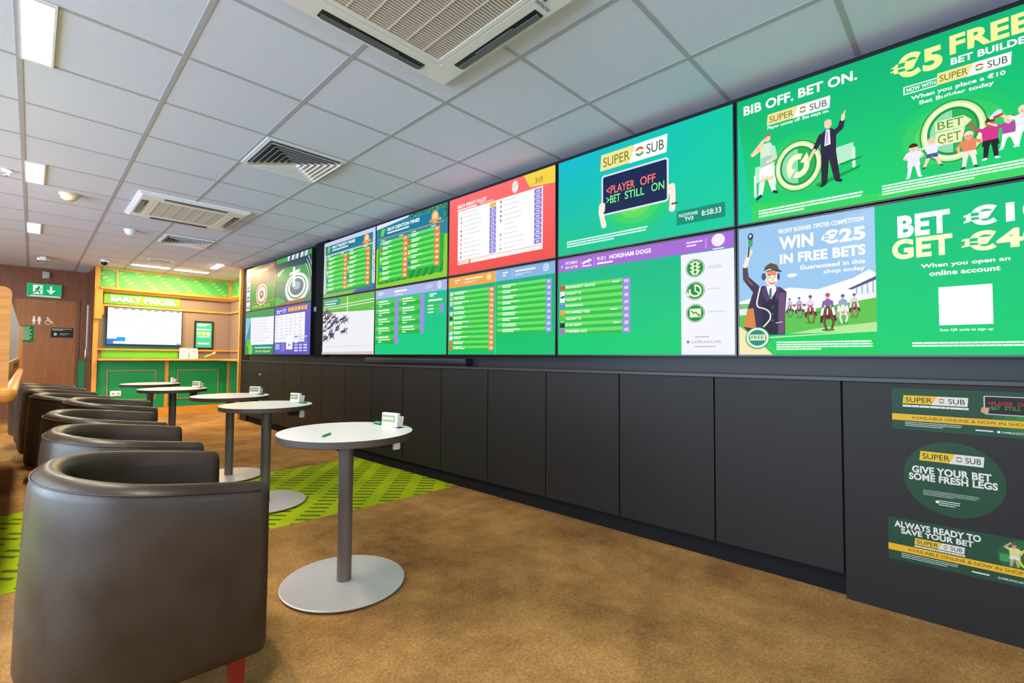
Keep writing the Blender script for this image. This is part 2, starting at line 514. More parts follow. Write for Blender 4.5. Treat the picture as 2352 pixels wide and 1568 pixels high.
# ------------------------------------------------------------------ panelled base of the screen wall
BS = -.0169
YK = 4.65
def xp(y): return 2.754 + BS * y if y < YK else 2.754 + BS * YK + .043 * (y - YK)
def pmat(y):           # frame on the (slightly turned) panel face: local x runs to -y, local z up, local -y faces the room
    ang = -PI / 2 + math.atan(-BS)
    return Matrix.Translation((xp(y), y, 0)) @ Matrix.Rotation(ang, 4, 'Z')
edges = [.358, .931, 1.508, 2.086, 2.666, 3.238, 3.798, 4.349, 4.925, 5.537, 6.16, 6.785, 7.394, 7.875, 8.50]
def run(name, y0, y1, d0, d1, z0, z1, m):
    """straight upright board along the panel face, set back d0..d1 from it"""
    ang = math.atan2(xp(y1) - xp(y0), y1 - y0); L = math.hypot(xp(y1) - xp(y0), y1 - y0)
    b = MB(); b.box(0, L, d0, d1, z0, z1, m); o = b.build(name)
    o.matrix_world = Matrix.Translation((xp(y1), y1, 0)) @ Matrix.Rotation(-PI / 2 - ang, 4, 'Z')
    return o
where = ['first black wall panel left of the sticker panel, the largest in view', 'second black wall panel left of the sticker panel',
         'third black wall panel left of the sticker panel', 'fourth black wall panel left of the sticker panel',
         'fifth black wall panel left of the sticker panel', 'sixth black wall panel left of the sticker panel, behind the nearest table end',
         'seventh black wall panel left of the sticker panel, behind the nearest white tabletop', 'eighth black wall panel left of the sticker panel, just behind the nearest white tabletop',
         'ninth black wall panel left of the sticker panel, above the second tabletop', 'tenth black wall panel left of the sticker panel',
         'eleventh black wall panel left of the sticker panel', 'twelfth black wall panel left of the sticker panel, under the dark gap between screens',
         'second black wall panel from the green alcove', 'black wall panel nearest the green alcove, at the far end']
for i in range(len(edges) - 1):
    y0, y1 = edges[i] + .004, edges[i + 1] - .004
    o = run('wall_panel', y0, y1, 0, .018, .111, 1.006, PANEL)
    tag(o, where[i], 'wall panel', 'black panels under the screens')
struct(run('baseboard_right', .35, YK, .045, .08, 0, .113, MATBLACK)); struct(run('baseboard_far', YK - .02, 8.50, .045, .06, 0, .113, MATBLACK))
struct(run('trim_3', .35, YK, .019, .05, .111, 1.006, MATBLACK)); struct(run('trim_8', YK - .02, 8.50, .019, .05, .111, 1.006, MATBLACK))
b = MB(); b.box(0, 2.2, .0, .05, .0, 1.006, PANEL); o = b.build('sticker_panel'); o.matrix_world = pmat(.353)
tag(o, 'plain black wall panel carrying three green stickers, reaching down to the carpet', 'wall panel')
stick_panel = o
# ledge and upstand
b = MB()
b.prism([(xp(-2.6) - .012, -2.6), (xp(YK) - .012, YK), (xp(8.82) - .012, 8.82), (XB, 8.82), (XB, -2.6)], 1.009, 1.026, LEDGE, 'z')
tag(b.build('ledge_shelf'), 'long dark grey ledge running along the top of the black panels', 'ledge')
b = MB(); b.box(2.855, XB - .001, -2.6, 8.45, 1.0265, 1.16, UPSTAND); struct(b.build('trim_4'))
b = MB(); b.rbox(2.765, 2.853, 3.0, 4.64, 1.042, 1.096, .006, UPSTAND, 2)
b.box(2.80, 2.853, 3.02, 4.62, 1.0265, 1.044, UPSTAND)
tag(b.build('equipment_box'), 'long low dark box on the ledge under the race card screens', 'box')
# end block of the screen wall and black filler
b = MB(); b.box(2.856, 3.16, 8.54, 8.83, 0, 1.008, PANEL); struct(b.build('trim_5'))
b = MB(); b.box(2.86, 3.16, 8.50, 8.83, 1.027, CEIL, MATBLACK); struct(b.build('trim_7'))
b = MB(); b.box(2.83, XB - .001, 5.672, 6.018, 1.10, 2.6, MATBLACK); struct(b.build('trim_6'))

b = MB(); b.rbox(2.818, 2.8295, 5.96, 6.012, 1.695, 1.757, .003, bsdf('grey_switch', (.30, .30, .32), .5), 2); tag(b.build('wall_switch'), 'tiny grey switch on the dark strip between the roulette and race card screens', 'switch')
b = MB(); b.box(0, .05, -.0012, -.0002, .0, .022, WHITE); o = b.build('paper_label'); o.matrix_world = Matrix.Translation((xp(7.86), 7.86, .812)) @ Matrix.Rotation(-PI / 2 - math.atan(.043), 4, 'Z') @ Matrix.Rotation(.3, 4, 'Y'); tag(o, 'tiny white paper scrap stuck on a far black panel', 'label')
# ------------------------------------------------------------------ screens
XS = 2.778
SW, SH = 1.190, .688
def screen(label, yl, row, draw, yr=None, bg=None):
    w = SW if yr is None else yl - yr
    z0 = 1.132 if row == 'l' else 1.845
    t = thing('wall_screen', label, 'screen', (XS, yl, z0), -PI / 2, 'video wall screens')
    h = MB(); g = .009
    h.box(-g, w + g, .0015, .055, -g, SH + g, BLACK)
    for q in ((-g, 0, -g, SH + g), (w, w + g, -g, SH + g), (0, w, -g, 0), (0, w, SH, SH + g)):
        h.box(q[0], q[1], -.002, .002, q[2], q[3], BLACK)
    h.box(.15, w - .15, .055, .075, .1, SH - .1, BLACK)
    h.build('bezel', t)
    p = Pic(w, SH)
    p.rect(0, 0, 1, 1, bg if bg else '#00a860', True)
    draw(p)
    p.build('display', t)
    return t

def supersub(p, u0, v0, u1, v1, split=.47, k=1.0):
    """SUPER | SUB badge: yellow tag and white tag with a red and green swap mark"""
    us = u0 + (u1 - u0) * split; h = v1 - v0; sk = .012 * (u1 - u0) / .25
    p.poly([(u0, v0), (us, v0), (us + sk, v1), (u0 + sk * .4, v1)], '#f4e79a' if p.e else '#f2c31c')
    p.poly([(us - sk, v0 - h * .03), (u1 - sk * .3, v0 - h * .03), (u1, v1), (us + sk, v1)], '#ffffff' if p.e else '#e9e4da')
    dk = '#7a8410' if p.e else '#1d3a22'
    p.text('SUPER', u0 + (us - u0) * .10, v0 + h * .2, u0 + (us - u0) * .93, v1 - h * .22, dk, .006)
    p.text('SUB', us + (u1 - us) * .42, v0 + h * .2, us + (u1 - us) * .9, v1 - h * .22, '#4b6a60' if p.e else '#1d3a22', .006)
    cu, cv, r = us + (u1 - us) * .22, (v0 + v1) / 2, h * p.h * .27
    p.ring(cu, cv, r * .55, r, '#e2502e', 14, 20, 160)
    p.ring(cu, cv, r * .55, r, '#3aa83c', 14, 200, 340)

def glow(p, u, v, ru, rv, cs):
    for i, c in enumerate(cs):
        k = 1 - i / len(cs); p.ell(u, v, ru * k, rv * k, c, 44)

def disc(p, u, v, r, arrows=True, rv=None):
    """round emblem with a pale rim and two chasing arrows"""
    q = (rv or r) / r
    def E(k, c, k2=None): p.ell(u, v, r * k, r * (k2 or k) * q, c, 48)
    def R(k0, k1, c, n=48, a0=0, a1=360):
        p.nxt(); m = p.col(c, False); A = [math.radians(a0 + (a1 - a0) * i / n) for i in range(n + 1)]
        for i in range(n):
            P = p.clip([(u + r * k / p.w * math.cos(a), v + r * q * k / p.h * math.sin(a)) for k, a in ((k0, A[i]), (k1, A[i]), (k1, A[i + 1]), (k0, A[i + 1]))])
            if len(P) > 2: p.mb._face([p._v(*e) for e in P], m)
    E(1.05, '#0f9a48'); E(1.0, '#cdf3a4'); R(.82, .93, '#f6f9d2'); E(.80, '#10943f'); E(.73, '#1eb454')
    p.poly([(u + r / p.w * .71 * math.cos(a), v + r * q / p.h * .71 * math.sin(a)) for a in [PI / 2 + PI * k / 14 for k in range(15)]], '#8fe0b4')
    if arrows:
        R(.26, .5, '#fbfbd0', 16, 65, 200); R(.26, .5, '#fbfbd0', 16, 245, 380)
        for a in (50, 230):
            c, s_ = math.cos(math.radians(a)), math.sin(math.radians(a))
            t = [(.62 * c, .62 * s_), (.14 * c, .14 * s_), (.38 * c + .36 * s_, .38 * s_ - .36 * c)]
            p.poly([(u + r * x / p.w, v + r * q * y / p.h) for x, y in t], '#fbfbd0')

def player(p, u, v, h, skin, hair, top, bot, leg, shoe, la=((-.22, .60), (-.30, .40)), ra=((.22, .60), (.30, .40)), spread=.10, head=1.0):
    """small standing figure; v is the ground, h the height in v units; arm points relative to body"""
    a = p.h / p.w; H = h * p.h
    def q(x, y): return (u + x * h * a, v + y * h)
    p.limb(q(-.06, .46), q(-spread, .06), .055 * H, .038 * H, leg); p.limb(q(.06, .46), q(spread, .06), .055 * H, .038 * H, leg)
    p.limb(q(-spread, .03), q(-spread - .05, .015), .03 * H, .02 * H, shoe); p.limb(q(spread, .03), q(spread + .05, .015), .03 * H, .02 * H, shoe)
    p.poly([q(-.13, .50), q(-.15, .34), q(-.01, .34), q(0, .42), q(.01, .34), q(.15, .34), q(.13, .50)], bot)
    for s_, arm in ((-1, la), (1, ra)):
        p.limb(q(.13 * s_, .74), q(*arm[0]), .045 * H, .036 * H, top); p.limb(q(*arm[0]), q(*arm[1]), .034 * H, .028 * H, skin); p.limb(q(*arm[1]), q(*arm[1]), .034 * H, .034 * H, skin)
    p.poly([q(-.15, .78), q(-.13, .48), q(.13, .48), q(.15, .78), q(.06, .82), q(-.06, .82)], top)
    p.limb(q(0, .80), q(0, .86), .03 * H, .03 * H, skin)
    p.ell(u, v + h * .91, .066 * H * head, .085 * H * head, skin, 20)
    for e in (-.022, .022): p.ell(u + e * H * head / p.w, v + h * .905, .009 * H, .011 * H, '#3a2c28', 8)
    p.limb((u - .02 * H * head / p.w, v + h * .865), (u + .02 * H * head / p.w, v + h * .865), .006 * H, .006 * H, '#c0685a')
    p.poly([(u + .07 * H * head / p.w * math.cos(t), v + h * .925 + .08 * H * head / p.h * math.sin(t)) for t in [PI * k / 10 for k in range(11)]], hair)

SK = '#ffd9b8'
# ---- BIB OFF. BET ON. / EURO 5 FREE
def d_bib(p):
    p.poly([(0, 0), (.5, 0), (.5, .05), (0, .16)], '#2ad860'); p.poly([(.5, 0), (1, 0), (1, .12), (.5, .05)], '#38dc62')
    p.poly([(0, 0), (.06, 0), (.0, .9)], '#00cfa0')
    p.text('BIB OFF.', .027, .868, .225, .945, '#ffffff', .035); p.text('BET ON.', .243, .872, .445, .945, '#ffffff', .035)
    supersub(p, .121, .735, .356, .82)
    p.text('Player comes off. Bet stays on.', .124, .695, .351, .728, '#ffffff', .03)
    glow(p, .24, .37, .18, .165, ['#16cc6c', '#30d268', '#52da66', '#7ae46c', '#98ec78'])
    for u0, u1 in ((.072, .15), (.372, .429)):
        p.poly([(u0, .30), (u1, .33), (u1, .44), (u0, .43)], '#b9efcf'); p.limb((u0, .20), (u0, .36), .006, .006, '#e8fff0'); p.limb((u1, .27), (u1, .40), .006, .006, '#e8fff0')
    p.poly([(.30, .20), (.45, .27), (.45, .255), (.31, .17)], '#0a9a38'); p.poly([(.38, .31), (.455, .33), (.455, .32), (.39, .295)], '#0a9a38')
    disc(p, .238, .365, .100, True, .125)
    # footballer in pale kit, hand shading the eyes
    p.limb((.105, .36), (.092, .20), .016, .010, SK); p.limb((.127, .36), (.146, .22), .016, .010, SK)
    p.limb((.097, .28), (.093, .21), .0125, .010, '#eafff2'); p.limb((.138, .29), (.146, .22), .0125, .010, '#eafff2')
    p.limb((.093, .195), (.079, .175), .008, .006, '#12323a'); p.limb((.147, .21), (.158, .20), .008, .006, '#12323a')
    p.poly([(.092, .42), (.088, .32), (.117, .335), (.121, .36), (.125, .33), (.148, .345), (.142, .44)], '#ffffff')
    p.poly([(.093, .415), (.095, .58), (.108, .60), (.135, .60), (.147, .55), (.142, .43)], '#d9f2d4')
    p.poly([(.094, .415), (.095, .49), (.143, .50), (.142, .43)], '#a9d8c4')
    p.limb((.098, .575), (.064, .535), .013, .011, SK); p.limb((.064, .535), (.108, .625), .010, .008, SK)
    p.limb((.143, .55), (.152, .47), .013, .010, '#c6ebd6'); p.limb((.152, .47), (.122, .45), .009, .008, SK)
    p.ell(.124, .635, .014, .019, SK, 18); p.poly([(.113, .64), (.114, .66), (.125, .668), (.136, .658), (.136, .645), (.125, .652)], '#c46a3a')
    # man in a dark suit pointing up
    p.limb((.335, .40), (.331, .20), .017, .012, '#251c33'); p.limb((.358, .40), (.374, .21), .017, .012, '#2a2138')
    p.limb((.331, .19), (.322, .178), .009, .007, '#1a1a22'); p.limb((.375, .20), (.386, .188), .009, .007, '#1a1a22')
    p.poly([(.318, .545), (.321, .385), (.372, .395), (.374, .55), (.358, .58), (.334, .575)], '#2c2340')
    p.poly([(.338, .575), (.333, .46), (.354, .465), (.352, .575)], '#f4f0ff'); p.limb((.343, .56), (.342, .48), .0035, .004, '#b9a8d6')
    p.limb((.323, .54), (.298, .45), .013, .010, '#2c2340'); p.limb((.298, .45), (.282, .40), .007, .006, SK); p.ell(.279, .392, .009, .011, SK, 14)
    p.limb((.368, .54), (.388, .565), .014, .012, '#2c2340'); p.limb((.388, .565), (.395, .615), .012, .010, '#2c2340'); p.limb((.396, .62), (.398, .65), .008, .007, SK); p.limb((.398, .65), (.404, .675), .003, .003, SK)
    p.ell(.346, .615, .015, .023, SK, 18); p.poly([(.334, .622), (.334, .64), (.345, .65), (.357, .642), (.358, .625), (.35, .635)], '#e8d9c0')
    p.greek(.085, .02, .46, .085, 3, '#e9fff0', .6, .05, seed=3)
    # right half
    p.text('€5', .556, .775, .692, .935, '#f7f7a0', .045); p.text('FREE', .711, .835, .905, .955, '#f7f7a0', .04)
    p.poly([(.548, .862), (.57, .868), (.57, .878), (.552, .872)], '#f7f7a0'); p.poly([(.548, .838), (.57, .844), (.57, .854), (.546, .846)], '#f7f7a0')
    p.text('BET BUILDER', .713, .768, .915, .812, '#ffffff', .035)
    for q in ((.583, .664, .676, .671), (.583, .711, .676, .718), (.583, .664, .587, .718)): p.rect(*q, '#ffffff')
    p.text('NOW WITH', .592, .677, .672, .704, '#ffffff', .03)
    supersub(p, .674, .668, .861, .742)
    p.text('When you place a €10', .604, .608, .845, .645, '#ffffff', .03); p.text('Bet Builder today', .627, .566, .818, .600, '#ffffff', .03)
    glow(p, .712, .34, .20, .165, ['#16cc6c', '#30d268', '#52da66', '#7ae46c', '#a4f078'])
    disc(p, .713, .352, .100, False, .128)
    p.poly([(.668, .37), (.742, .36), (.762, .395), (.742, .435), (.668, .435)], '#e9f6bd'); p.text('BET', .674, .378, .742, .428, '#5f9a2e', .004)
    p.poly([(.668, .275), (.735, .275), (.745, .36), (.668, .36)], '#f5f5c0'); p.text('GET', .674, .287, .734, .345, '#5f9a2e', .004)
    player(p, .607, .106, .215, SK, '#3a2416', '#eef0ff', '#f6f2ff', '#f6f2ff', '#f6f2ff', ((-.2, .62), (-.08, .56)), ((.2, .62), (.08, .56)), .12, 1.5)
    player(p, .658, .15, .185, SK, '#e7d3ac', '#f1f4ff', '#3b5aa8', SK, '#20407c', ((-.26, .70), (-.42, .78)), ((.26, .70), (.42, .80)), .2, 1.5)
    player(p, .753, .10, .22, '#f2b48c', '#efe2ce', '#ee8a62', '#f6efe4', '#f6efe4', '#23395c', ((-.22, .62), (-.2, .5)), ((.25, .66), (.4, .76)), .11, 1.4)
    player(p, .805, .127, .245, '#b26a45', '#5a2c18', '#d8338c', '#14201c', '#14201c', '#ffffff', ((-.24, .80), (-.34, 1.0)), ((.25, .78), (.38, .94)), .09, 1.2)
    player(p, .848, .17, .19, SK, '#f3e4c0', '#b44aa8', '#ffffff', '#ffffff', '#ffffff', ((-.26, .80), (-.42, .92)), ((.22, .80), (.30, 1.0)), .15, 1.4)
    player(p, .882, .17, .23, SK, '#f3e4c0', '#f4f4ff', '#ffffff', '#ffffff', '#ffffff', ((-.26, .80), (-.42, .92)), ((.22, .80), (.30, 1.0)), .12, 1.3)
    p.limb((.810, .375), (.826, .40), .008, .010, '#d9ecff'); p.limb((.818, .372), (.832, .38), .006, .005, '#e0312e')
    p.greek(.515, .02, .96, .092, 4, '#e9fff0', .6, .05, seed=5)

# ---- WIN EURO 25 / BET EURO 10 GET EURO 4x
def d_win(p):
    p.rect(.49, 0, 1, 1, emgrad('#00d070', '#00c280'), True); p.rect(0, 0, .49, .16, '#00d25c')
    p.rect(0, .155, .49, 1, '#9dc9f0', True); p.poly([(0, .42), (.10, .46), (.2, .50), (.3, .47), (.36, .50), (.42, .53), (.49, .60), (.49, .30), (0, .30)], '#ffffff', True)
    p.ell(.21, .59, .022, .010, '#f4fbff'); p.poly([(.49, .99), (.49, .55), (.35, .75), (.40, .97)], '#a6d0f3')
    # grandstand
    p.poly([(.42, .41), (.49, .385), (.49, .47), (.42, .455)], '#f2f4fa'); p.poly([(.40, .455), (.49, .53), (.49, .505), (.415, .45)], '#4d5f86')
    for k in range(4): p.limb((.43 + k * .017, .42), (.43 + k * .017, .46 + k * .012), .002, .002, '#8fa0c4')
    p.rect(.18, .335, .33, .345, '#fbfbff'); p.rect(.20, .355, .29, .372, '#a4685c'); p.rect(.0, .30, .06, .38, '#e9eefb'); p.rect(.0, .36, .05, .40, '#7fc47c')
    p.poly([(0, .156), (.49, .156), (.49, .385), (.30, .335), (0, .31)], '#5cc648'); p.poly([(.2, .157), (.49, .157), (.49, .22), (.30, .19)], '#b9e89a'); p.poly([(.24, .30), (.33, .315), (.40, .335), (.33, .30), (.26, .285)], '#37a52e')
    # runners
    for u, v, s_, hc, jc in ((.20, .33, .55, '#7e6b78', '#c6cbe8'), (.235, .325, .6, '#8a7180', '#aab6e6'), (.275, .30, .8, '#a14b3a', '#e7e0ff'), (.335, .265, 1.05, '#7a3c2a', '#8a5fb0'), (.385, .29, .8, '#f1ece8', '#9aa6d0'), (.422, .315, .65, '#a06a4c', '#e2d0e0')):
        def q(a, b): return (u + a * s_, v + b * s_)
        dk = '#c9a890' if hc == '#f1ece8' else '#4a2a20'
        p.ell(u, v - .085 * s_, .026 * s_, .006 * s_, '#3f9a34', 12)
        p.limb(q(-.016, .03), q(-.022, -.03), .008 * s_, .005 * s_, dk); p.limb(q(.016, .03), q(.024, -.02), .008 * s_, .005 * s_, dk)
        p.path([q(-.008, .01), q(-.012, -.04), q(-.005, -.085)], .0045 * s_, hc); p.path([q(.008, .01), q(.018, -.035), q(.012, -.075)], .0045 * s_, hc)
        p.ell(u, v + .025 * s_, .020 * s_, .028 * s_, hc, 16); p.ell(u, v + .012 * s_, .010 * s_, .014 * s_, dk, 12)
        p.limb(q(0, .075), q(-.002, .02), .0075 * s_, .0055 * s_, hc); p.limb(q(-.001, .055), q(-.002, .022), .0025 * s_, .003 * s_, '#fff4ea')
        p.poly([q(-.006, .075), q(-.004, .095), q(-.001, .078)], hc); p.poly([q(.006, .075), q(.004, .095), q(.001, .078)], hc)
        p.limb(q(-.012, .105), q(-.018, .06), .006 * s_, .004 * s_, jc); p.limb(q(.012, .105), q(.016, .06), .006 * s_, .004 * s_, jc); p.ell(u, v + .10 * s_, .014 * s_, .019 * s_, jc, 16)
        p.limb(q(-.016, .06), q(-.02, .02), .005 * s_, .005 * s_, '#f4f4fa'); p.limb(q(.016, .06), q(.02, .02), .005 * s_, .005 * s_, '#f4f4fa')
        p.ell(u, v + .14 * s_, .0085 * s_, .011 * s_, '#f0b898', 12); p.ell(u, v + .152 * s_, .0095 * s_, .009 * s_, '#c04a86' if s_ > 1 else '#3a5aa8', 12)
    # man with cap, headphones and raised microphone
    p.poly([(.018, .22), (.035, .36), (.062, .50), (.10, .53), (.13, .515), (.165, .51), (.19, .47), (.183, .30), (.182, .15), (.05, .15)], '#3c2650')
    p.poly([(.018, .22), (.035, .36), (.06, .36), (.07, .20)], '#d98a3c'); p.poly([(.09, .155), (.10, .44), (.165, .45), (.178, .155)], '#241c38')
    p.poly([(.155, .155), (.16, .46), (.185, .47), (.18, .155)], '#6b4a70'); p.poly([(.105, .52), (.13, .42), (.155, .50), (.14, .53)], '#fff7ff'); p.limb((.129, .50), (.127, .44), .005, .007, '#4a7d96')
    p.limb((.075, .50), (.030, .60), .022, .015, '#45304f'); p.limb((.030, .60), (.027, .68), .015, .012, '#5b4050'); p.limb((.028, .70), (.042, .78), .012, .010, '#fff0e0')
    p.ell(.047, .80, .014, .020, '#ffe2c8', 18); p.limb((.04, .77), (.050, .90), .004, .005, '#31584e'); p.limb((.050, .86), (.051, .89), .011, .011, '#3cae6c'); p.ell(.051, .925, .014, .020, '#3a4a5c', 18); p.ell(.05, .93, .006, .008, '#dfe8f0', 12)
    p.ell(.133, .59, .030, .047, '#fff0e4', 26); p.poly([(.115, .63), (.15, .635), (.155, .61), (.118, .60)], '#f58a5c')
    p.poly([(.103, .63), (.108, .675), (.13, .70), (.155, .68), (.162, .645), (.172, .628), (.15, .637), (.13, .635)], '#5d4f3a'); p.poly([(.150, .645), (.173, .628), (.172, .622), (.146, .632)], '#3b2f28')
    p.ring(.128, .60, .032, .037, '#f2f6ff', 20, 80, 190); p.ell(.103, .60, .011, .02, '#3a5684', 16); p.ell(.160, .59, .007, .018, '#44517a', 16)
    P = [(.088, .52), (.080, .46), (.074, .40), (.080, .368), (.10, .355), (.118, .335), (.127, .305), (.125, .27), (.113, .24), (.10, .215)]
    C = []
    for k in range(len(P) - 1):
        a, b, c, d = P[max(k - 1, 0)], P[k], P[k + 1], P[min(k + 2, len(P) - 1)]
        for m in range(4):
            t = m / 4; C.append(tuple(.5 * (2 * b[x] + (c[x] - a[x]) * t + (2 * a[x] - 5 * b[x] + 4 * c[x] - d[x]) * t * t + (3 * b[x] - a[x] - 3 * c[x] + d[x]) * t ** 3) for x in (0, 1)))
    p.path(C + [P[-1]], .0035, '#eef2e4')
    p.poly([(.094, .505), (.112, .525), (.125, .42), (.112, .40), (.102, .44)], '#543a68'); p.poly([(.152, .515), (.166, .505), (.160, .43), (.146, .40)], '#543a68')
    for v in (.36, .31, .26): p.ell(.136, v, .0035, .0035, '#8a84a0', 10)
    p.limb((.148, .24), (.172, .245), .002, .002, '#d8d2e4'); p.limb((.040, .58), (.056, .545), .003, .002, '#c98a5a'); p.limb((.034, .61), (.046, .56), .002, .002, '#7a5c70')
    p.poly([(.112, .60), (.116, .55), (.128, .525), (.120, .60)], '#f7cdb0'); p.limb((.122, .603), (.131, .605), .0022, .0018, '#8a5a48'); p.limb((.142, .605), (.150, .603), .0022, .0018, '#8a5a48')
    p.ell(.127, .588, .0032, .0026, '#4a3838', 10); p.ell(.146, .588, .0032, .0026, '#4a3838', 10); p.limb((.137, .585), (.139, .565), .0022, .004, '#f2c0a2')
    p.poly([(.124, .553), (.137, .546), (.151, .553), (.145, .538), (.137, .534), (.129, .538)], '#b8604e'); p.poly([(.127, .551), (.137, .546), (.148, .551), (.137, .543)], '#ffffff')
    # headline
    p.text('FRONT RUNNER TIPSTER COMPETITION', .163, .912, .458, .945, '#ffffff', .04)
    p.text('WIN', .164, .787, .290, .885, '#ffffff', .045); p.text('€25', .318, .785, .462, .885, '#ffffff', .045)
    p.text('IN FREE BETS', .167, .680, .461, .755, '#ffffff', .045)
    p.text('Guaranteed in this', .24, .622, .459, .655, '#ffffff', .035); p.text('shop today', .323, .57, .459, .606, '#ffffff', .035)
    p.poly([(0, 0), (.135, 0), (.06, .14), (0, .225)], '#f6e9b8'); p.poly([(.08, .11), (.145, .0), (.16, .02), (.11, .12)], '#2fd060')
    p.poly([(.12, .125), (.49, .158), (.49, .164), (.12, .135)], '#c4efb0')
    r = .058
    p.ell(.075, .128, r, r, '#0e8d46'); p.ell(.075, .13, r * .94, r * .94, '#b9ecb8'); p.ring(.075, .13, r * .76, r * .86, '#eefbe8'); p.ell(.075, .13, r * .72, r * .72, '#1f8f86')
    p.rect(.045, .11, .106, .155, '#f0f3c6'); p.text('FREE', .05, .12, .10, .147, '#3f8d5a', .01)
    p.greek(.149, .03, .478, .098, 4, '#f0fff0', .62, .03, seed=9)
    p.text('BET', .557, .76, .70, .905, '#ffffff', .045); p.text('€10', .74, .775, .93, .895, '#ffffff', .045)
    p.text('GET', .54, .62, .705, .752, '#ffffcc', .045); p.text('€40', .735, .622, .93, .742, '#ffffcc', .045)
    for v in (.80, .835): p.poly([(.733, v), (.75, v + .004), (.75, v + .016), (.735, v + .012)], '#ffffff')
    for v in (.652, .69): p.poly([(.727, v), (.745, v + .004), (.745, v + .016), (.729, v + .012)], '#ffffcc')
    p.text('When you open an', .62, .542, .842, .575, '#ffffff', .035); p.text('online account', .642, .495, .819, .527, '#ffffff', .035)
    p.rect(.665, .183, .799, .421, '#ffffff', True)
    p.text('Scan QR code to sign up', .666, .142, .798, .162, '#ffffff', .03)
    p.greek(.591, .045, .96, .08, 2, '#f0fff0', .62, .03, seed=11)

# ---- PLAYER OFF / BET STILL ON
def board(p, u0, v0, u1, v1, fs=.012):
    """hand-held substitution board"""
    w = u1 - u0; h = v1 - v0
    p.rrect(u0, v0, u1, v1, fs * 1.6, '#dfe6f2' if p.e else '#c9c2b8'); p.rrect(u0 + fs / p.w, v0 + fs / p.h, u1 - fs / p.w, v1 - fs / p.h, fs, '#0d2150' if p.e else '#120d0e')
    rc, gc = ('#ff7a6e', '#7dff86') if p.e else ('#c81f1c', '#3f9a2c')
    p.text('<PLAYER', u0 + w * .08, v0 + h * .50, u0 + w * .52, v0 + h * .70, rc, .015); p.text('OFF', u0 + w * .60, v0 + h * .51, u0 + w * .82, v0 + h * .71, rc, .015)
    p.text('>BET', u0 + w * .08, v0 + h * .27, u0 + w * .30, v0 + h * .46, gc, .015); p.text('STILL', u0 + w * .37, v0 + h * .28, u0 + w * .66, v0 + h * .47, gc, .015); p.text('ON', u0 + w * .76, v0 + h * .30, u0 + w * .94, v0 + h * .49, gc, .015)
def hand(p, u, v, s_, c, side, wrist):
    """fist gripping the board edge: forearm, palm, four fingers, thumb"""
    r = .017 * s_
    p.limb((u - .008 * side, v - .03), (u + wrist, v - .17 * s_), r * 1.0, r * 1.15, c)
    p.limb((u - .004 * side, v - .025), (u - .004 * side, v + .03), r * 1.25, r * 1.1, c)
    for k in range(4):
        p.limb((u - .006 * side, v + .045 - k * .022), (u + .016 * side * (1 - .08 * abs(k - 1)), v + .04 - k * .022), r * .48, r * .42, c if p.e is False else ('#ffe6d2' if k % 2 else '#fff2e6'))
    p.limb((u - .002 * side, v - .03), (u + .014 * side, v + .0), r * .5, r * .42, c)
def d_sub(p):
    supersub(p, .291, .775, .687, .935, .5)
    glow(p, .505, .36, .27, .20, ['#0ccb90', '#20cf7c', '#3ed66a', '#60de5c', '#84e856'])
    board(p, .300, .325, .692, .725)
    hand(p, .303, .40, 1.0, '#fff0e2', 1, .012); hand(p, .705, .42, 1.0, '#fff0e2', -1, .004)
    p.rect(.706, .285, .74, .30, '#7b2b40')
    p.rect(.732, .09, .963, .213, emgrad('#008c72', '#00a08a')); p.text('PADDYPOWER', .744, .155, .838, .185, '#d8fff4', .02); p.text('TV3', .772, .115, .815, .148, '#ffffff', .03); p.text('8:58:33', .855, .132, .945, .178, '#ffffff', .012)
    p.greek(.063, .065, .59, .14, 3, '#e6fff6', .55, .05, seed=12)

# ---- HORSHAM DOGS card
def row(p, u0, v0, u1, v1, name, odd, oc, nc=None, ou=.09, tw=None, base='#28c03a'):
    p.rect(u0, v0, u1, v1, base); p.rect(u0, v0 + (v1 - v0) * .45, u1, v1, '#6ce264' if base == '#28c03a' else base)
    w = u1 - u0; h = v1 - v0
    if nc: p.rect(u0, v0 + h * .08, u0 + .036, v1 - h * .08, nc)
    uo = u1 - ou * w
    p.rect(uo, v0, u1, v1, oc)
    if name: p.text(name, u0 + .043, v0 + h * .26, u0 + (tw if tw else .30), v1 - h * .26, '#ffffff', .03)
    else: p.greek(u0 + .04 * w + .03, v0 + h * .15, u0 + w * .45, v1 - h * .12, 2, '#eaffea', .6, .4, seed=int(v0 * 1000) + int(u0 * 77))
    if odd: p.text(odd, uo + ou * w * .25, v0 + h * .25, u1 - ou * w * .25, v1 - h * .25, '#ffffff', .03)
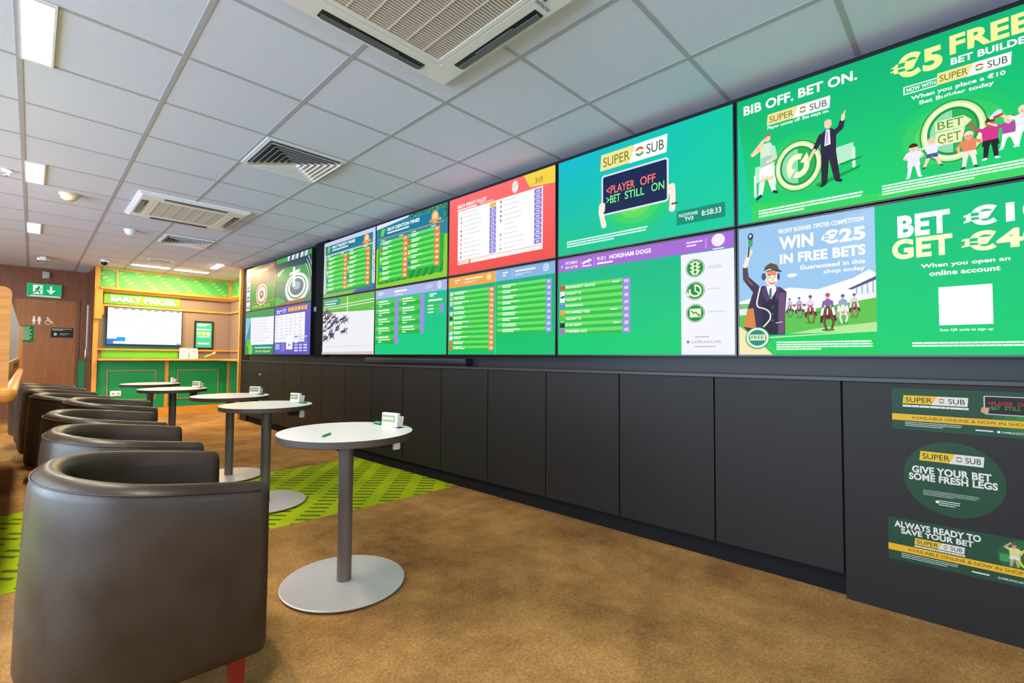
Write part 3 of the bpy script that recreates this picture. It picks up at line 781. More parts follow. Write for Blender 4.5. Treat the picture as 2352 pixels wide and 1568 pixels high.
def d_dogs(p):
    p.rect(0, .867, 1, 1, '#a66bd6', True); p.text('UPCOMING', .05, .935, .14, .965, '#ffffff', .02); p.text('ON 10.TV8', .05, .888, .138, .918, '#ffffff', .02)
    p.poly([(.02, .90), (.027, .915), (.034, .90), (.034, .907), (.027, .923), (.02, .907)], '#ffffff'); p.poly([(.02, .915), (.027, .93), (.034, .915), (.034, .922), (.027, .938), (.02, .922)], '#ffffff')
    p.rect(.158, .885, .161, .975, '#d9b8ff'); p.rect(.25, .885, .253, .975, '#d9b8ff')
    p.path([(.175, .925), (.19, .935), (.205, .94), (.22, .95), (.228, .945)], .007, '#ffffff'); p.limb((.19, .93), (.18, .91), .003, .002, '#ffffff'); p.limb((.21, .935), (.222, .915), .003, .002, '#ffffff'); p.rect(.17, .888, .235, .9, '#ffffff')
    p.text('9:01', .27, .925, .325, .965, '#ffffff', .012); p.text('HORSHAM DOGS', .35, .925, .595, .967, '#ffffff', .035); p.greek(.27, .888, .37, .908, 1, '#ffffff', .9, 0, seed=2)
    p.greek(.78, .91, .86, .965, 2, '#f0e4ff', .5, .1, seed=4); p.rect(.872, .89, .875, .975, '#e0c8ff'); p.ell(.93, .943, .036, .036, '#f7ecff'); p.rect(.905, .868, .955, .878, '#f7ecff')
    p.rect(.752, 0, 1, .86, '#f4f4fb', True)
    names = [('MOONLIGHT GRAND', '10', '#d4502a', .245), ('VACANT T2', 'N/R', '#e8e8f2', .15), ('VACANT T3', 'N/R', '#f4f4f8', .15), ('STOJANOVIC', '6/4', '#5f8fe0', .165), ('ITS HUMBLE TIME', '10/1', '#f0a63a', .21), ('VACANT T6', 'N/R', '#52c84a', .15), ('IS HE HAPPY', '20', '#23282a', .16), ('PYRENEES ACE', '4/5', '#c35ed0', .19)]
    H = (.726 - .202) / 8
    for i, (n, o, c, tw) in enumerate(names):
        v1 = .726 - i * H
        row(p, .013, v1 - H * .9, .477, v1, n, o, '#a78ae6', c, .10, tw)
    p.rect(.022, .34, .040, .345, '#ffffff'); p.path([(.025, .59), (.04, .61)], .003, '#20262a'); p.path([(.03, .585), (.045, .605)], .003, '#20262a')
    for k, i in ((0, .40), (4, .39), (6, .405)): p.greek(i - .03, .726 - k * H - H * .55, i + .01, .726 - k * H - H * .3, 1, '#f2fff2', .8, 0, seed=k)
    # three round icons
    for v in (.733, .54, .35): p.ell(.822, v, .054, .054, '#0e8f4a'); p.ring(.822, v, .047, .051, '#e4f6c4')
    p.rrect(.808, .675, .836, .79, .006, '#f3f6c8')
    for k in (.70, .733, .766): p.ell(.822, k, .009, .009, '#0e8f4a', 16); p.poly([(.808, k + .012), (.795, k + .012), (.808, k - .014)], '#f3f6c8'); p.poly([(.836, k + .012), (.849, k + .012), (.836, k - .014)], '#f3f6c8')
    p.ring(.822, .54, .026, .037, '#f3f6c8', 30, -200, 100); p.poly([(.786, .535), (.80, .50), (.776, .505)], '#f3f6c8'); p.path([(.822, .575), (.822, .54), (.838, .52)], .004, '#f3f6c8')
    p.rrect(.795, .315, .849, .388, .006, '#f3f6c8'); p.path([(.803, .37), (.815, .348), (.824, .358), (.84, .33)], .0035, '#0e8f4a'); p.poly([(.833, .325), (.845, .322), (.843, .345)], '#0e8f4a')
    for v in (.735, .72, .545, .355): p.greek(.88, v - .008, .965, v + .004, 1, '#d6d6e6', .8, .3, seed=int(v * 900))
    p.greek(.82, .142, .885, .154, 1, '#b8b8cc', .8, 0, seed=5); p.text('GAMBLINGCARE', .80, .096, .94, .118, '#9a9ab8', 0); p.poly([(.778, .107), (.786, .124), (.794, .107), (.786, .09)], '#4a86c8'); p.poly([(.786, .107), (.794, .107), (.786, .09)], '#e06a4a'); p.greek(.815, .06, .915, .072, 1, '#b8b8cc', .8, 0, seed=6)
    p.rect(.02, .02, .97, .021, '#12b070')

# ---- SPRINT VALLEY card
def d_sprint(p):
    p.poly([(.742, 1), (.794, .842), (1, .812), (1, 1)], '#f6d64a', True); p.text('310', .84, .865, .90, .925, '#8a6a10', .01)
    p.ell(.667, .905, .034, .05, '#fff2f2', 10); p.greek(.635, .885, .70, .93, 2, '#f0b0b0', .4, .1, seed=3)
    p.text('08:59', .09, .855, .175, .90, '#ffffff', .035); p.text('SPRINT VALLEY', .185, .855, .40, .902, '#ffffff', .035); p.greek(.09, .823, .30, .843, 1, '#ffffff', .9, 0, seed=4); p.text('5f Sprint Handicap', .33, .822, .468, .846, '#ffffff', .02)
    p.rect(.098, .17, .902, .815, '#ffffff', True); p.rect(.10, .118, .902, .165, '#fff6f4', True); p.rect(.215, .118, .24, .165, '#f0a040'); p.text('RACE HISTORY', .105, .13, .205, .152, '#e23a34', .015)
    R = random.Random(5); cs = ['#d8d8e4', '#4aae5e', '#7c88d8', '#e8e8f0', '#4a4a9c', '#8c2c4e', '#e0862a', '#c05ad0', '#9cc24a', '#3a52a8', '#5868b8']
    odds = ['', '50', '9/1', '20/1', '14/1', '16', '12', '16/1', '14', '10/1', '25', '9/2']
    n = 11; H = .62 / n
    for side, (ut, uo0, uo1) in enumerate(((.115, .431, .493), (.52, .834, .895))):
        for k in range(n):
            v = .80 - k * H
            if k == 0 and side == 0: p.rect(uo0, v - H * .9, uo1, v, '#f5c23a')
            else: p.rect(uo0, v - H * .9, uo1, v, '#8f86d8'); p.text(odds[(k + side * 3) % 11 + 1], uo0 + .018, v - H * .68, uo1 - .018, v - H * .25, '#ffffff', .03)
            if k or side: p.ell(ut + .02, v - H * .45, .008, .011, (cs if side == 0 else ['#d63a34', '#7c74c8', '#5a72b8', '#d63a34', '#cf2f2a', '#fafafa', '#ffffff', '#c86a6a', '#e49aa0', '#e8d09a', '#5cc45c'])[k], 12)
            p.greek(ut + .05, v - H * .56, ut + .05 + R.uniform(.10, .19), v - H * .34, 1, '#d5d5e0', .7, 0, seed=k + side * 20)

def d_cards(p):
    p.rect(0, .865, .494, 1, '#f0a94a', True); p.rect(.494, .868, 1, 1, '#86b4e6', True); p.rect(.493, 0, .4965, 1, '#7fe6c0')
    for u, s_ in ((.03, 1), (.52, 2)):
        p.greek(u + .04, .90, u + .10, .965, 2, '#fff4e0', .5, .2, seed=s_); p.greek(u + .15, .945, u + .34, .965, 1, '#fff4e0', .9, .1, seed=s_ + 3); p.greek(u + .15, .895, u + .30, .925, 2, '#fdf0dc', .4, .2, seed=s_ + 5)
        p.rect(u + .125, .89, u + .127, .975, '#fff4e0')
    p.ell(.43, .94, .027, .027, '#fbd9a0'); p.ell(.93, .945, .029, .029, '#d4e6fb'); p.ring(.93, .945, .012, .018, '#86b4e6')
    n = 12; H = (.815 - .045) / n
    nc = ['#d9dfe8', '#d8c88c', '#c9d6e6', '#4f7fc4', '#cfd8e8', '#6a3a1e', '#e4e8e8', '#d8a63a', '#cfdcf4', '#eef0f6', '#e07a3a', '#e0702e']
    for i in range(n):
        v1 = .815 - i * H; row(p, .015, v1 - H * .9, .482, v1, None, ['9', '10', '20', '50', '14', '16', '12', '33', '16', '25', '33', '50'][i], '#f0924a', nc[i], .11)
    n = 9; H = (.82 - .236) / n
    for i in range(n):
        v1 = .82 - i * H; row(p, .514, v1 - H * .9, .977, v1, None, ['10/11', '3', '11/2', '9', '9', '20', '22', '33', '40/1'][i], '#8f9ce6', None, .10)

def d_denton(p, title='DENTON PINES', tm='08:59', far=False):
    if not far:
        p.poly([(0, .62), (0, 0), (1, 0), (1, .58)], '#8fd02e'); p.poly([(.03, .05), (.95, .08), (.96, .60), (.03, .60)], '#1fae3c')
        for k in range(10): p.poly([(.05 + .09 * k, .06), (.10 + .09 * k, .065), (.20 + .09 * k, .30), (.16 + .09 * k, .30)] if k < 9 else [(.9, .07), (.93, .07), (.95, .2), (.95, .25)], '#128f30')
        p.poly([(0, 1), (.5, 1), (.48, .975), (.02, .93), (0, .93)], '#e4e8fb'); p.poly([(.5, 1), (1, 1), (1, .8), (.96, .8), (.96, .96), (.5, .97)], '#2f7a5c')
        R = random.Random(2)
        for k in range(36):
            u = R.uniform(.5, 1); v = R.uniform(.95, 1) if u < .95 else R.uniform(.7, 1)
            p.ell(u, v - .004, .012, .01, R.choice(['#3f9a52', '#1f5f52', '#63b45c', '#17504c']), 6)
    else:
        p.rect(0, 0, 1, 1, '#c9d4f2', True); p.poly([(0, 0), (1, 0), (1, .12), (0, .06)], '#7fbf5c'); p.poly([(.60, 0), (1, 0), (1, .2), (.72, .1)], '#4d5fb0'); p.rect(.95, .1, 1, .6, '#cdd8ee')
        R = random.Random(3)
        for k in range(20): p.ell(R.uniform(.955, .995), R.uniform(.25, .62), .006, .012, R.choice(['#5a5fa0', '#e8eaf4', '#7f6f88']), 6)
        p.rect(.05, .055, .95, .74, '#1f9c62')
    p.rect(.03, .765, .955, .93, emgrad('#0a8c7c', '#0f7ca0')); p.rect(.03, .757, .955, .768, '#e2a860')
    p.ell(.10, .86, .035, .045, '#6fce3c', 14); p.limb((.115, .87), (.14, .90), .014, .008, '#7fd63e'); p.limb((.085, .83), (.075, .80), .008, .004, '#7fd63e')
    p.text(tm, .175, .858, .285, .91, '#ffffff', .03); p.text(title, .30, .858, .645, .912, '#ffffff', .04); p.greek(.175, .815, .50, .84, 1, '#e8fff6', .9, 0, seed=3)
    p.ell(.846, .85, .055, .062, '#f0a860', 24); p.ell(.846, .855, .034, .042, '#fbd9a4', 20); p.poly([(.77, .79), (.93, .79), (.92, .825), (.78, .825)], '#f2a050')
    for u in (.08, .36, .54, .80): p.greek(u, .722, u + .06, .738, 1, '#e6fff4', .9, 0, seed=int(u * 40))
    for (u0, u1, n, vb) in ((.062, .488, 8 if not far else 8, .085), (.495, .912, 7 if not far else 8, .165 if not far else .085)):
        H = (.712 - vb) / n
        for i in range(n):
            v1 = .712 - i * H; row(p, u0, v1 - H * .9, u1, v1, None, ['7', '14', '9', '10', '5', '8', '12', '6'][i], '#f08a44', ['#e6e6ee', '#e05a3a', '#3a6ad0', '#e8dc9a', '#d8e0f4', '#3a6ad0', '#e8e8ee', '#c9d44a'][i] if i % 2 else None, .17)
def d_paddy(p): d_denton(p, 'PADDY PARK', '08:57', True)

def d_blue(p):
    p.rect(0, .862, 1, 1, '#a9b6ea', True); p.greek(.05, .905, .14, .955, 2, '#ffffff', .5, .2, seed=1); p.greek(.30, .925, .48, .955, 1, '#ffffff', .9, 0, seed=2); p.greek(.30, .885, .42, .90, 1, '#eef2ff', .9, 0, seed=3); p.greek(.74, .90, .83, .955, 2, '#dde4fb', .4, .1, seed=4)
    p.ell(.91, .94, .03, .036, '#dfe6fb'); p.ring(.91, .94, .01, .016, '#a9b6ea')
    for (u0, u1, n, vb) in ((.004, .366, 5, .155), (.37, .727, 4, .292)):
        H = (.845 - vb) / n
        for i in range(n):
            v1 = .845 - i * H
            p.rect(u0, v1 - H * .95, u1, v1, '#1fb53c'); p.rect(u0, v1 - H * .5, u1, v1, '#45cc50'); p.rect(u1 - .06, v1 - H * .95, u1, v1, '#9a8ee0')
            p.greek(u0 + .05, v1 - H * .32, u0 + .22, v1 - H * .14, 1, '#ffffff', .9, .2, seed=i); p.greek(u0 + .05, v1 - H * .62, u0 + .25, v1 - H * .45, 1, '#e4ffe4', .7, .2, seed=i + 9); p.greek(u0 + .05, v1 - H * .85, u0 + .12, v1 - H * .7, 1, '#e4ffe4', .7, .2, seed=i + 19)
            p.ell(u0 + .025, v1 - H * .25, .008, .012, ['#f0b04a', '#9ad0f4', '#2a6a4a', '#7ce07c', '#d8e4f8'][i % 5], 10)
    p.greek(.79, .785, .88, .835, 2, '#ffffff', .7, .05, seed=7); p.rect(.755, .70, .97, .775, '#2cc060'); p.greek(.775, .722, .945, .752, 1, '#ffffff', .8, 0, seed=8)
    for v in (.65, .605, .56): p.rect(.755, v, .968, v + .035, '#3bc862'); p.greek(.77, v + .008, .84, v + .026, 1, '#eaffea', .9, 0, seed=int(v * 100)); p.rect(.92, v, .968, v + .035, '#9a8ee0')
    p.rect(.733, 0, .7345, .84, '#10a864')

def d_race(p):
    p.rect(0, .74, 1, 1, '#63c04a', True); p.rect(0, 0, 1, .745, '#eef0f6', True); p.poly([(0, .76), (1, .705), (1, .74), (0, .80)], '#58b84c')
    for v in (.80, .845): p.poly([(0, v), (1, v + .035), (1, v + .047), (0, v + .012)], '#f4f8f4')
    p.rect(.50, .70, .516, .985, '#f0f6f0'); p.rect(.018, .865, .36, .99, '#1f9a8c'); p.text('OLD GOODWOOD', .04, .93, .30, .965, '#eafffb', .01); p.greek(.04, .885, .28, .91, 1, '#eafffb', .8, .1, seed=3)
    R = random.Random(4)
    for k in range(40):
        u = R.uniform(.02, .5); v = .80 - (u * .35) - R.random() * .30 if k < 30 else R.uniform(.22, .42)
        if k >= 30: u = R.uniform(.03, .22)
        bc = R.choice(['#4a3850', '#6a5060', '#2f2a44', '#7a6a88', '#55405a'])
        p.limb((u - .03, v), (u + .02, v + .018), .013, .011, bc); p.limb((u + .02, v + .02), (u + .045, v + .05), .008, .006, bc)
        p.limb((u - .03, v), (u - .05, v - .05), .005, .003, bc); p.limb((u + .02, v + .01), (u + .045, v - .035), .005, .003, bc); p.ell(u, v + .045, .012, .014, R.choice(['#d0404a', '#4a50a8', '#e8e8f4', '#2a8a6a', '#3c3850']), 8)
    p.poly([(.0, .12), (1, .14), (1, .15), (0, .13)], '#d4d6e4'); p.rect(.50, .0, .507, .55, '#dfe2ee'); p.poly([(0, .0), (1, .0), (1, .05), (0, .04)], '#d9c8c4')

def d_wheel(p):
    p.poly([(0, .93), (1, .80), (1, 1), (0, 1)], '#35a84c'); p.rect(0, .55, 1, .9, '#27485c'); p.poly([(0, .55), (1, .35), (1, .72), (.3, .78), (0, .7)], '#2f9c56')
    for k in range(6): p.poly([(.05 + k * .03, .62 + k * .02), (.14 + k * .02, .62 + k * .02), (.14 + k * .02, .70 + k * .012), (.05 + k * .03, .70 + k * .012)], '#d8f0e4' if k % 2 else '#6ab48c')
    for k in range(9): p.poly([(.35 + .06 * k, .90), (.39 + .06 * k, .90), (.42 + .06 * k, 1), (.36 + .06 * k, 1)], ['#e8f0ff', '#4a5a78', '#f0f4ff', '#8a98b8'][k % 4])
    for i in range(6): p.ring(.62, .30, .40 + i * .03, .415 + i * .03, '#3a4450' if i % 2 else '#c9e4d8', 40, -15, 50)
    p.ell(.62, .30, .385, .215, '#c8d0e4'); p.ell(.62, .31, .36, .195, '#f4f6ff'); p.ell(.62, .315, .31, .165, '#4e9a62'); p.ell(.62, .32, .28, .145, '#dfe8f4'); p.ell(.62, .325, .22, .115, '#4a6a80'); p.ell(.62, .35, .12, .06, '#8fb0c0')
    p.poly([(.50, .34), (.58, .34), (.575, .60), (.70, .62), (.70, .68), (.575, .66), (.57, .74), (.51, .74), (.51, .655), (.42, .64), (.42, .59), (.51, .60)], '#eef4fb')
    p.poly([(.0, 0), (.35, 0), (.25, .12), (0, .2)], '#46b45c'); p.poly([(.0, .0), (.8, .0), (.9, .08), (.3, .05)], '#9a6a4a')
def d_wheel2(p):
    p.poly([(0, .55), (1, .6), (1, 1), (0, .95)], '#7a5c50'); p.poly([(.1, .80), (.95, .88), (.97, .97), (.1, .92)], '#a88470'); p.rect(.3, .85, .75, .9, '#ffe9c0')
    p.rect(0, 0, .14, 1, '#d8dcec'); [p.rect(.02, .06 + .08 * k, .12, .10 + .08 * k, ['#d84a4a', '#f4f4fa', '#4a62b8'][k % 3]) for k in range(11)]
    p.poly([(.14, 0), (1, 0), (1, .5), (.14, .62)], '#3f9a4e'); p.rect(.14, .14, 1, .17, '#d07a3a')
    p.ell(.561, .33, .235, .17, '#e8d4c8'); p.ell(.561, .33, .2, .145, '#b06a54'); p.ell(.561, .33, .17, .12, '#f4e8e0'); p.ell(.561, .33, .09, .065, '#a86a58'); p.ell(.561, .34, .03, .022, '#f6efe8')
    p.text('PRICES', .25, .03, .85, .1, '#b9d44a', .02)  # reflection of the alcove sign, painted into the picture as lime lettering
def d_lotto(p):
    p.rect(0, .87, 1, 1, '#5a52c4', True); p.greek(.06, .85, .22, .93, 2, '#f0f0ff', .6, .1, seed=1); p.greek(.24, .86, .36, .95, 3, '#e6e6ff', .5, .1, seed=2)
    for k in range(6): p.rrect(.40 + .088 * k, .875, .475 + .088 * k, .965, .012, '#f0a23a'); p.ell(.437 + .088 * k, .92, .016, .02, '#fbd68a', 12)
    p.rect(.02, .25, .86, .83, '#fbfbff', True)
    R = random.Random(6)
    for i in range(8):
        v = .76 - i * .065; p.rect(.02, v, .86, v + .006, '#d6d6ee')
        for j in range(6): p.greek(.05 + .13 * j, v + .02, .05 + .13 * j + R.uniform(.05, .11), v + .04, 1, '#b6b6d8', .7, 0, seed=i * 7 + j)
    for i in range(6):
        for j in range(3): p.rect(.60 + j * .12, .06 + i * .055, .69 + j * .12, .09 + i * .055, R.choice(['#c8c8f2', '#8a86dc', '#e8e8fb']))
    p.rect(.37, .10, .55, .38, '#f7f7ff'); p.rect(.05, .1, .18, .22, '#9fb0ea'); p.rect(.22, .06, .34, .24, '#7d78d4')
    p.text('41', .42, .16, .50, .22, '#5a52c4', .02)
def d_grid(p):
    p.rect(0, 0, .2, 1, '#2f8fae'); p.poly([(0, .3), (.2, .8), (.2, 1), (0, 1)], '#7fc4d8'); p.rect(.2, .22, 1, .87, '#fbfbff', True); p.poly([(0, .87), (1, .83), (1, 1), (0, 1)], '#2f9a5c')
    for i in range(9): p.rect(.2, .28 + .065 * i, 1, .286 + .065 * i, '#c4c8e4'); p.greek(.24, .30 + .065 * i, .9, .32 + .065 * i, 1, '#c9cbe2', .7, .3, seed=i)
    p.rect(.3, 0, 1, .21, '#1a8f6c'); p.greek(.36, .13, .94, .16, 1, '#c8fff0', .8, 0, seed=4); p.text('PLAY NOW', .40, .04, .9, .09, '#f2e84a', .03)
    p.ell(.13, .2, .11, .12, '#4fc43c', 14); p.ell(.2, .1, .1, .09, '#7fd64a', 12); p.ell(.08, .08, .08, .08, '#2f9a2e', 12)

SU = 'u'; SL = 'l'
screen('top-row screen at the right end reading BIB OFF. BET ON. and €5 FREE', .808, SU, d_bib, bg=emgrad('#0cd670', '#00b878'))
screen('bottom-row screen at the right end, with capped man, WIN €25 and BET €10', .808, SL, d_win, bg=emgrad('#00d268', '#00bf7c'))
screen('teal top-row screen with the hand-held PLAYER OFF, BET STILL ON board', 2.022, SU, d_sub, bg=emgrad('#00c68a', '#00bfd2', hr='#00cfa4'))
screen('bottom-row screen with purple HORSHAM DOGS header and three round green icons', 2.022, SL, d_dogs, bg=emgrad('#00cf72', '#00b890'))
screen('red top-row screen with the white SPRINT VALLEY race card', 3.242, SU, d_sprint, bg=emgrad('#f4504a', '#ff7272'))
screen('bottom-row screen split into orange-headed and blue-headed race cards', 3.242, SL, d_cards, bg=emgrad('#00c66c', '#00a880'))
screen('green top-row screen with the DENTON PINES race card', 4.457, SU, d_denton, bg='#2f86a4')
screen('bottom-row green screen with lavender header and two columns of runners', 4.457, SL, d_blue, bg=emgrad('#00cf80', '#00bb98'))
screen('top-row screen with the PADDY PARK race card, right of the dark gap', 5.668, SU, d_paddy, bg='#c9d4f2')
screen('bottom-row screen showing a pack of racehorses on pale ground', 5.668, SL, d_race, bg='#eef0f6')
screen('top-row screen with a pale roulette wheel, left of the dark gap', 7.208, SU, d_wheel, bg='#3f7f6a')
screen('bottom-row purple screen with a numbers table, left of the dark gap', 7.208, SL, d_lotto, bg='#5f58c8')
screen('leftmost top-row screen with a brown roulette wheel, beside the green alcove', 8.42, SU, d_wheel2, bg='#5f7f62')
screen('leftmost bottom-row screen with a white table and green foliage', 8.42, SL, d_grid, bg='#1f8f8a')

# ------------------------------------------------------------------ stickers on the near panel
def sticker(name, label, yl, z0, w, h, draw, oval=False, bg='#16482b'):
    t = thing(name, label, 'sticker', (0, 0, 0))
    M = pmat(yl); t.matrix_world = Matrix.Translation((0, 0, z0)) @ M @ Matrix.Translation((0, -.0015, 0))
    p = Pic(w, h, emissive=False, ink=.62)
    if oval: p.ell(.5, .5, w / 2, h / 2, bg, 64)
    else: p.rect(0, 0, 1, 1, bg)
    draw(p)
    p.build('print', t)
    m = MB()
    if oval: m.lathe([(0, -.0004), (w / 2 + .001, -.0004), (w / 2 + .001, .0006), (0, .0006)], pr(bg, k=.62), (0, 0, 0), 64, Matrix.Translation((w / 2, .0008, h / 2)) @ Matrix.Rotation(PI / 2, 4, 'X'), False)
    else: m.box(0, w, .0003, .0012, 0, h, pr(bg, k=.62))
    m.build('vinyl_backing', t)
    return t
def k_top(p):
    supersub(p, .05, .63, .335, .83, .5); p.greek(.05, .54, .335, .60, 1, '#efe9df', .8, 0, seed=3)
    glow(p, .585, .35, .115, .06, ['#1f5f33', '#24752f', '#2c8c2e', '#36a02c'])
    board(p, .395, .48, .61, .90, .004)
    hand(p, .398, .58, .32, '#d9a27e', 1, .006); hand(p, .625, .56, .32, '#d9a27e', -1, .006); p.rect(.60, .41, .625, .425, '#5a2430')
    p.rect(0, .22, 1, .375, '#f2b912'); p.text('AVAILABLE ONLINE & NOW IN SHOPS!', .09, .265, .575, .335, '#5b4a10', .004)
    p.greek(.06, .07, .31, .19, 3, '#cfdacb', .4, .06, seed=8); p.greek(.36, .09, .43, .13, 1, '#dfe6da', .8, 0, seed=2); p.ell(.45, .11, .005, .005, '#f4f4ee', 12); p.text('GAMBLINGCARE.IE', .46, .085, .575, .13, '#f0f0ea', .01); p.greek(.60, .08, .72, .125, 1, '#dfe6da', .8, 0, seed=6)
def k_oval(p):
    supersub(p, .17, .715, .81, .845, .52)
    p.text('GIVE YOUR BET', .09, .535, .87, .635, '#ece7dd', .04); p.text('SOME FRESH LEGS', .055, .435, .925, .53, '#ece7dd', .04)
    p.greek(.20, .235, .76, .315, 4, '#bccabb', .35, .08, seed=4); p.greek(.36, .12, .60, .20, 3, '#e4e8de', .4, .2, seed=5); p.ell(.345, .175, .006, .006, '#f4f4ee', 12)
def k_low(p):
    p.text('ALWAYS READY TO', .03, .78, .40, .93, '#ece7dd', .04); p.text('SAVE YOUR BET', .06, .64, .37, .77, '#ece7dd', .04)
    supersub(p, .12, .45, .335, .60, .52); p.greek(.12, .385, .335, .43, 1, '#efe9df', .8, 0, seed=3)
    glow(p, .60, .60, .10, .075, ['#1f5f33', '#237331', '#2a882e', '#339a2c'])
    for u in (.47, .70): p.rect(u, .48, u + .06, .64, '#3f9a4a')
    p.ell(.60, .60, .052, .052, '#1a4a20'); p.ring(.60, .60, .038, .047, '#c4d83a'); p.ell(.60, .60, .034, .034, '#2a6a2a'); p.ring(.60, .60, .010, .019, '#e4ea6a', 12, 40, 200); p.ring(.60, .60, .010, .019, '#e4ea6a', 12, 220, 380)
    player(p, .525, .38, .52, '#d9a27e', '#8a3f20', '#e3dd8c', '#e9e6da', '#d9a27e', '#2a6a2a', ((-.26, .8), (-.1, .98)), ((.2, .6), (.1, .5)), .10, 1.0)
    player(p, .69, .36, .52, '#d9a27e', '#a8502a', '#e3dd8c', '#e9e6da', '#d9a27e', '#2a6a2a', ((-.22, .62), (-.2, .46)), ((.22, .62), (.2, .46)), .09, 1.0)
    p.rect(0, .22, 1, .375, '#f2b912'); p.text('AVAILABLE ONLINE & NOW IN SHOPS!', .09, .265, .575, .335, '#5b4a10', .004)
    p.greek(.06, .07, .31, .19, 3, '#cfdacb', .4, .06, seed=8); p.greek(.36, .09, .43, .13, 1, '#dfe6da', .8, 0, seed=2); p.text('GAMBLINGCARE.IE', .46, .085, .575, .13, '#f0f0ea', .01)
sticker('rectangular_sticker', 'green and yellow SUPER SUB sticker at the top of the black panel', .177, .805, .72, .180, k_top)
sticker('oval_sticker', 'round dark green sticker reading GIVE YOUR BET SOME FRESH LEGS', .142, .457, .305, .309, k_oval, True)
sticker('rectangular_sticker', 'green and yellow ALWAYS READY TO SAVE YOUR BET sticker, lowest on the panel', .199, .232, .72, .183, k_low)

# ------------------------------------------------------------------ alcove with the EARLY PRICES screen
YA = 10.45
def sc(x, z, y):      # move a point seen on the plane YA to the parallel plane y
    k = y / YA; return x * k, CAMZ + (z - CAMZ) * k
YM = 10.49            # recessed middle wall
XR = 3.16
b = MB(); b.box(1.03, XR + .12, YA, YA + .06, 0, 1.0, GREENW); b.box(1.03, XR + .12, YA, YA + .06, 2.2, CEIL, FRIEZE); b.box(1.03, XR + .12, YM, YM + .06, .98, 2.25, TAUPE)
b.box(1.03, 1.055, YA + .05, YB, 0, CEIL, DVENEER)
struct(b.build('wall_alcove'))
b = MB(); b.box(XR, XR + .12, 8.83, YA, 0, 1.0, GREENW); b.box(XR, XR + .12, 8.83, YA, 1.0, 2.2, TAUPE); b.box(XR, XR + .12, 8.83, YA, 2.2, CEIL, FRIEZE)
struct(b.build('wall_side'))
b = MB(); b.box(1.03, 1.095, YA - .05, YA + .06, 0, CEIL, OAK); b.box(1.035, 1.135, YA - .10, YA - .04, 1.72, 2.22, OAK)
tag(b.build('alcove_post'), 'upright oak post at the left edge of the green alcove', 'post')
b = MB(); b.box(2.818, 2.90, 8.832, 8.90, 0, CEIL, OAK)
tag(b.build('alcove_post'), 'slim upright oak post at the right edge of the alcove, beside the screens', 'post')
b = MB(); b.prism([(YA - .085, 2.235), (YA - .085, 2.262), (YA - .01, 2.285), (YA, 2.285), (YA, 2.19), (YA - .02, 2.19), (YA - .05, 2.225)], 1.10, XR, OAKH, 'x')
b.prism([(XR - .085, 2.235), (XR - .085, 2.262), (XR - .01, 2.285), (XR, 2.285), (XR, 2.19), (XR - .03, 2.19)], 8.90, YA - .085, OAKH, 'y')
tag(b.build('oak_cornice'), 'oak cornice moulding between green frieze and EARLY PRICES sign', 'moulding')
b = MB(); b.box(1.095, XR, YA - .02, YA - .001, 2.585, CEIL - .008, OAKH); b.box(1.315, 1.345, YA - .015, YA - .001, 2.285, 2.586, OAK); b.box(XR - .05, XR - .002, YA - .03, YA - .001, 2.285, 2.586, OAK); b.box(XR - .02, XR - .001, 8.9, YA - .03, 2.585, CEIL - .008, OAKH)
tag(b.build('frieze_trim'), 'thin oak strips framing the green frieze at the top of the alcove', 'moulding')
x0, z0 = sc(1.14, 1.955, YM); b = MB()
b.box(1.10, XR - .001, YM - .03, YM - .001, z0 - .012, z0 + .02, OAKH); b.box(1.13, 1.17, YM - .028, YM - .001, z0 - .16, z0 - .012, OAK); b.box(XR - .03, XR - .001, 8.9, YM - .03, z0 - .012, z0 + .02, OAKH)
tag(b.build('dado_rail'), 'upper oak rail running across the taupe wall at sign height', 'rail')
x0, z0 = sc(1.14, 1.20, YM); b = MB()
b.box(1.10, XR - .001, YM - .03, YM - .001, z0 - .014, z0 + .014, OAKH); b.box(XR - .03, XR - .001, 8.9, YM - .03, z0 - .014, z0 + .014, OAKH)
tag(b.build('dado_rail'), 'lower oak rail just above the alcove shelf', 'rail')
b = MB(); b.rbox(1.10, XR - .002, YA - .16, YM - .002, 1.00, 1.04, .014, OAKH, 3); b.rbox(2.90, XR - .002, 8.9, YA - .16, 1.00, 1.04, .014, OAKH, 3)
tag(b.build('oak_shelf'), 'oak counter shelf across the alcove above the green wainscot', 'shelf')
b = MB(); b.box(1.095, XR - .001, YA - .018, YA - .001, 0, .145, OAKH); b.box(XR - .018, XR - .001, 8.9, YA - .018, 0, .145, OAKH); struct(b.build('baseboard_alcove'))
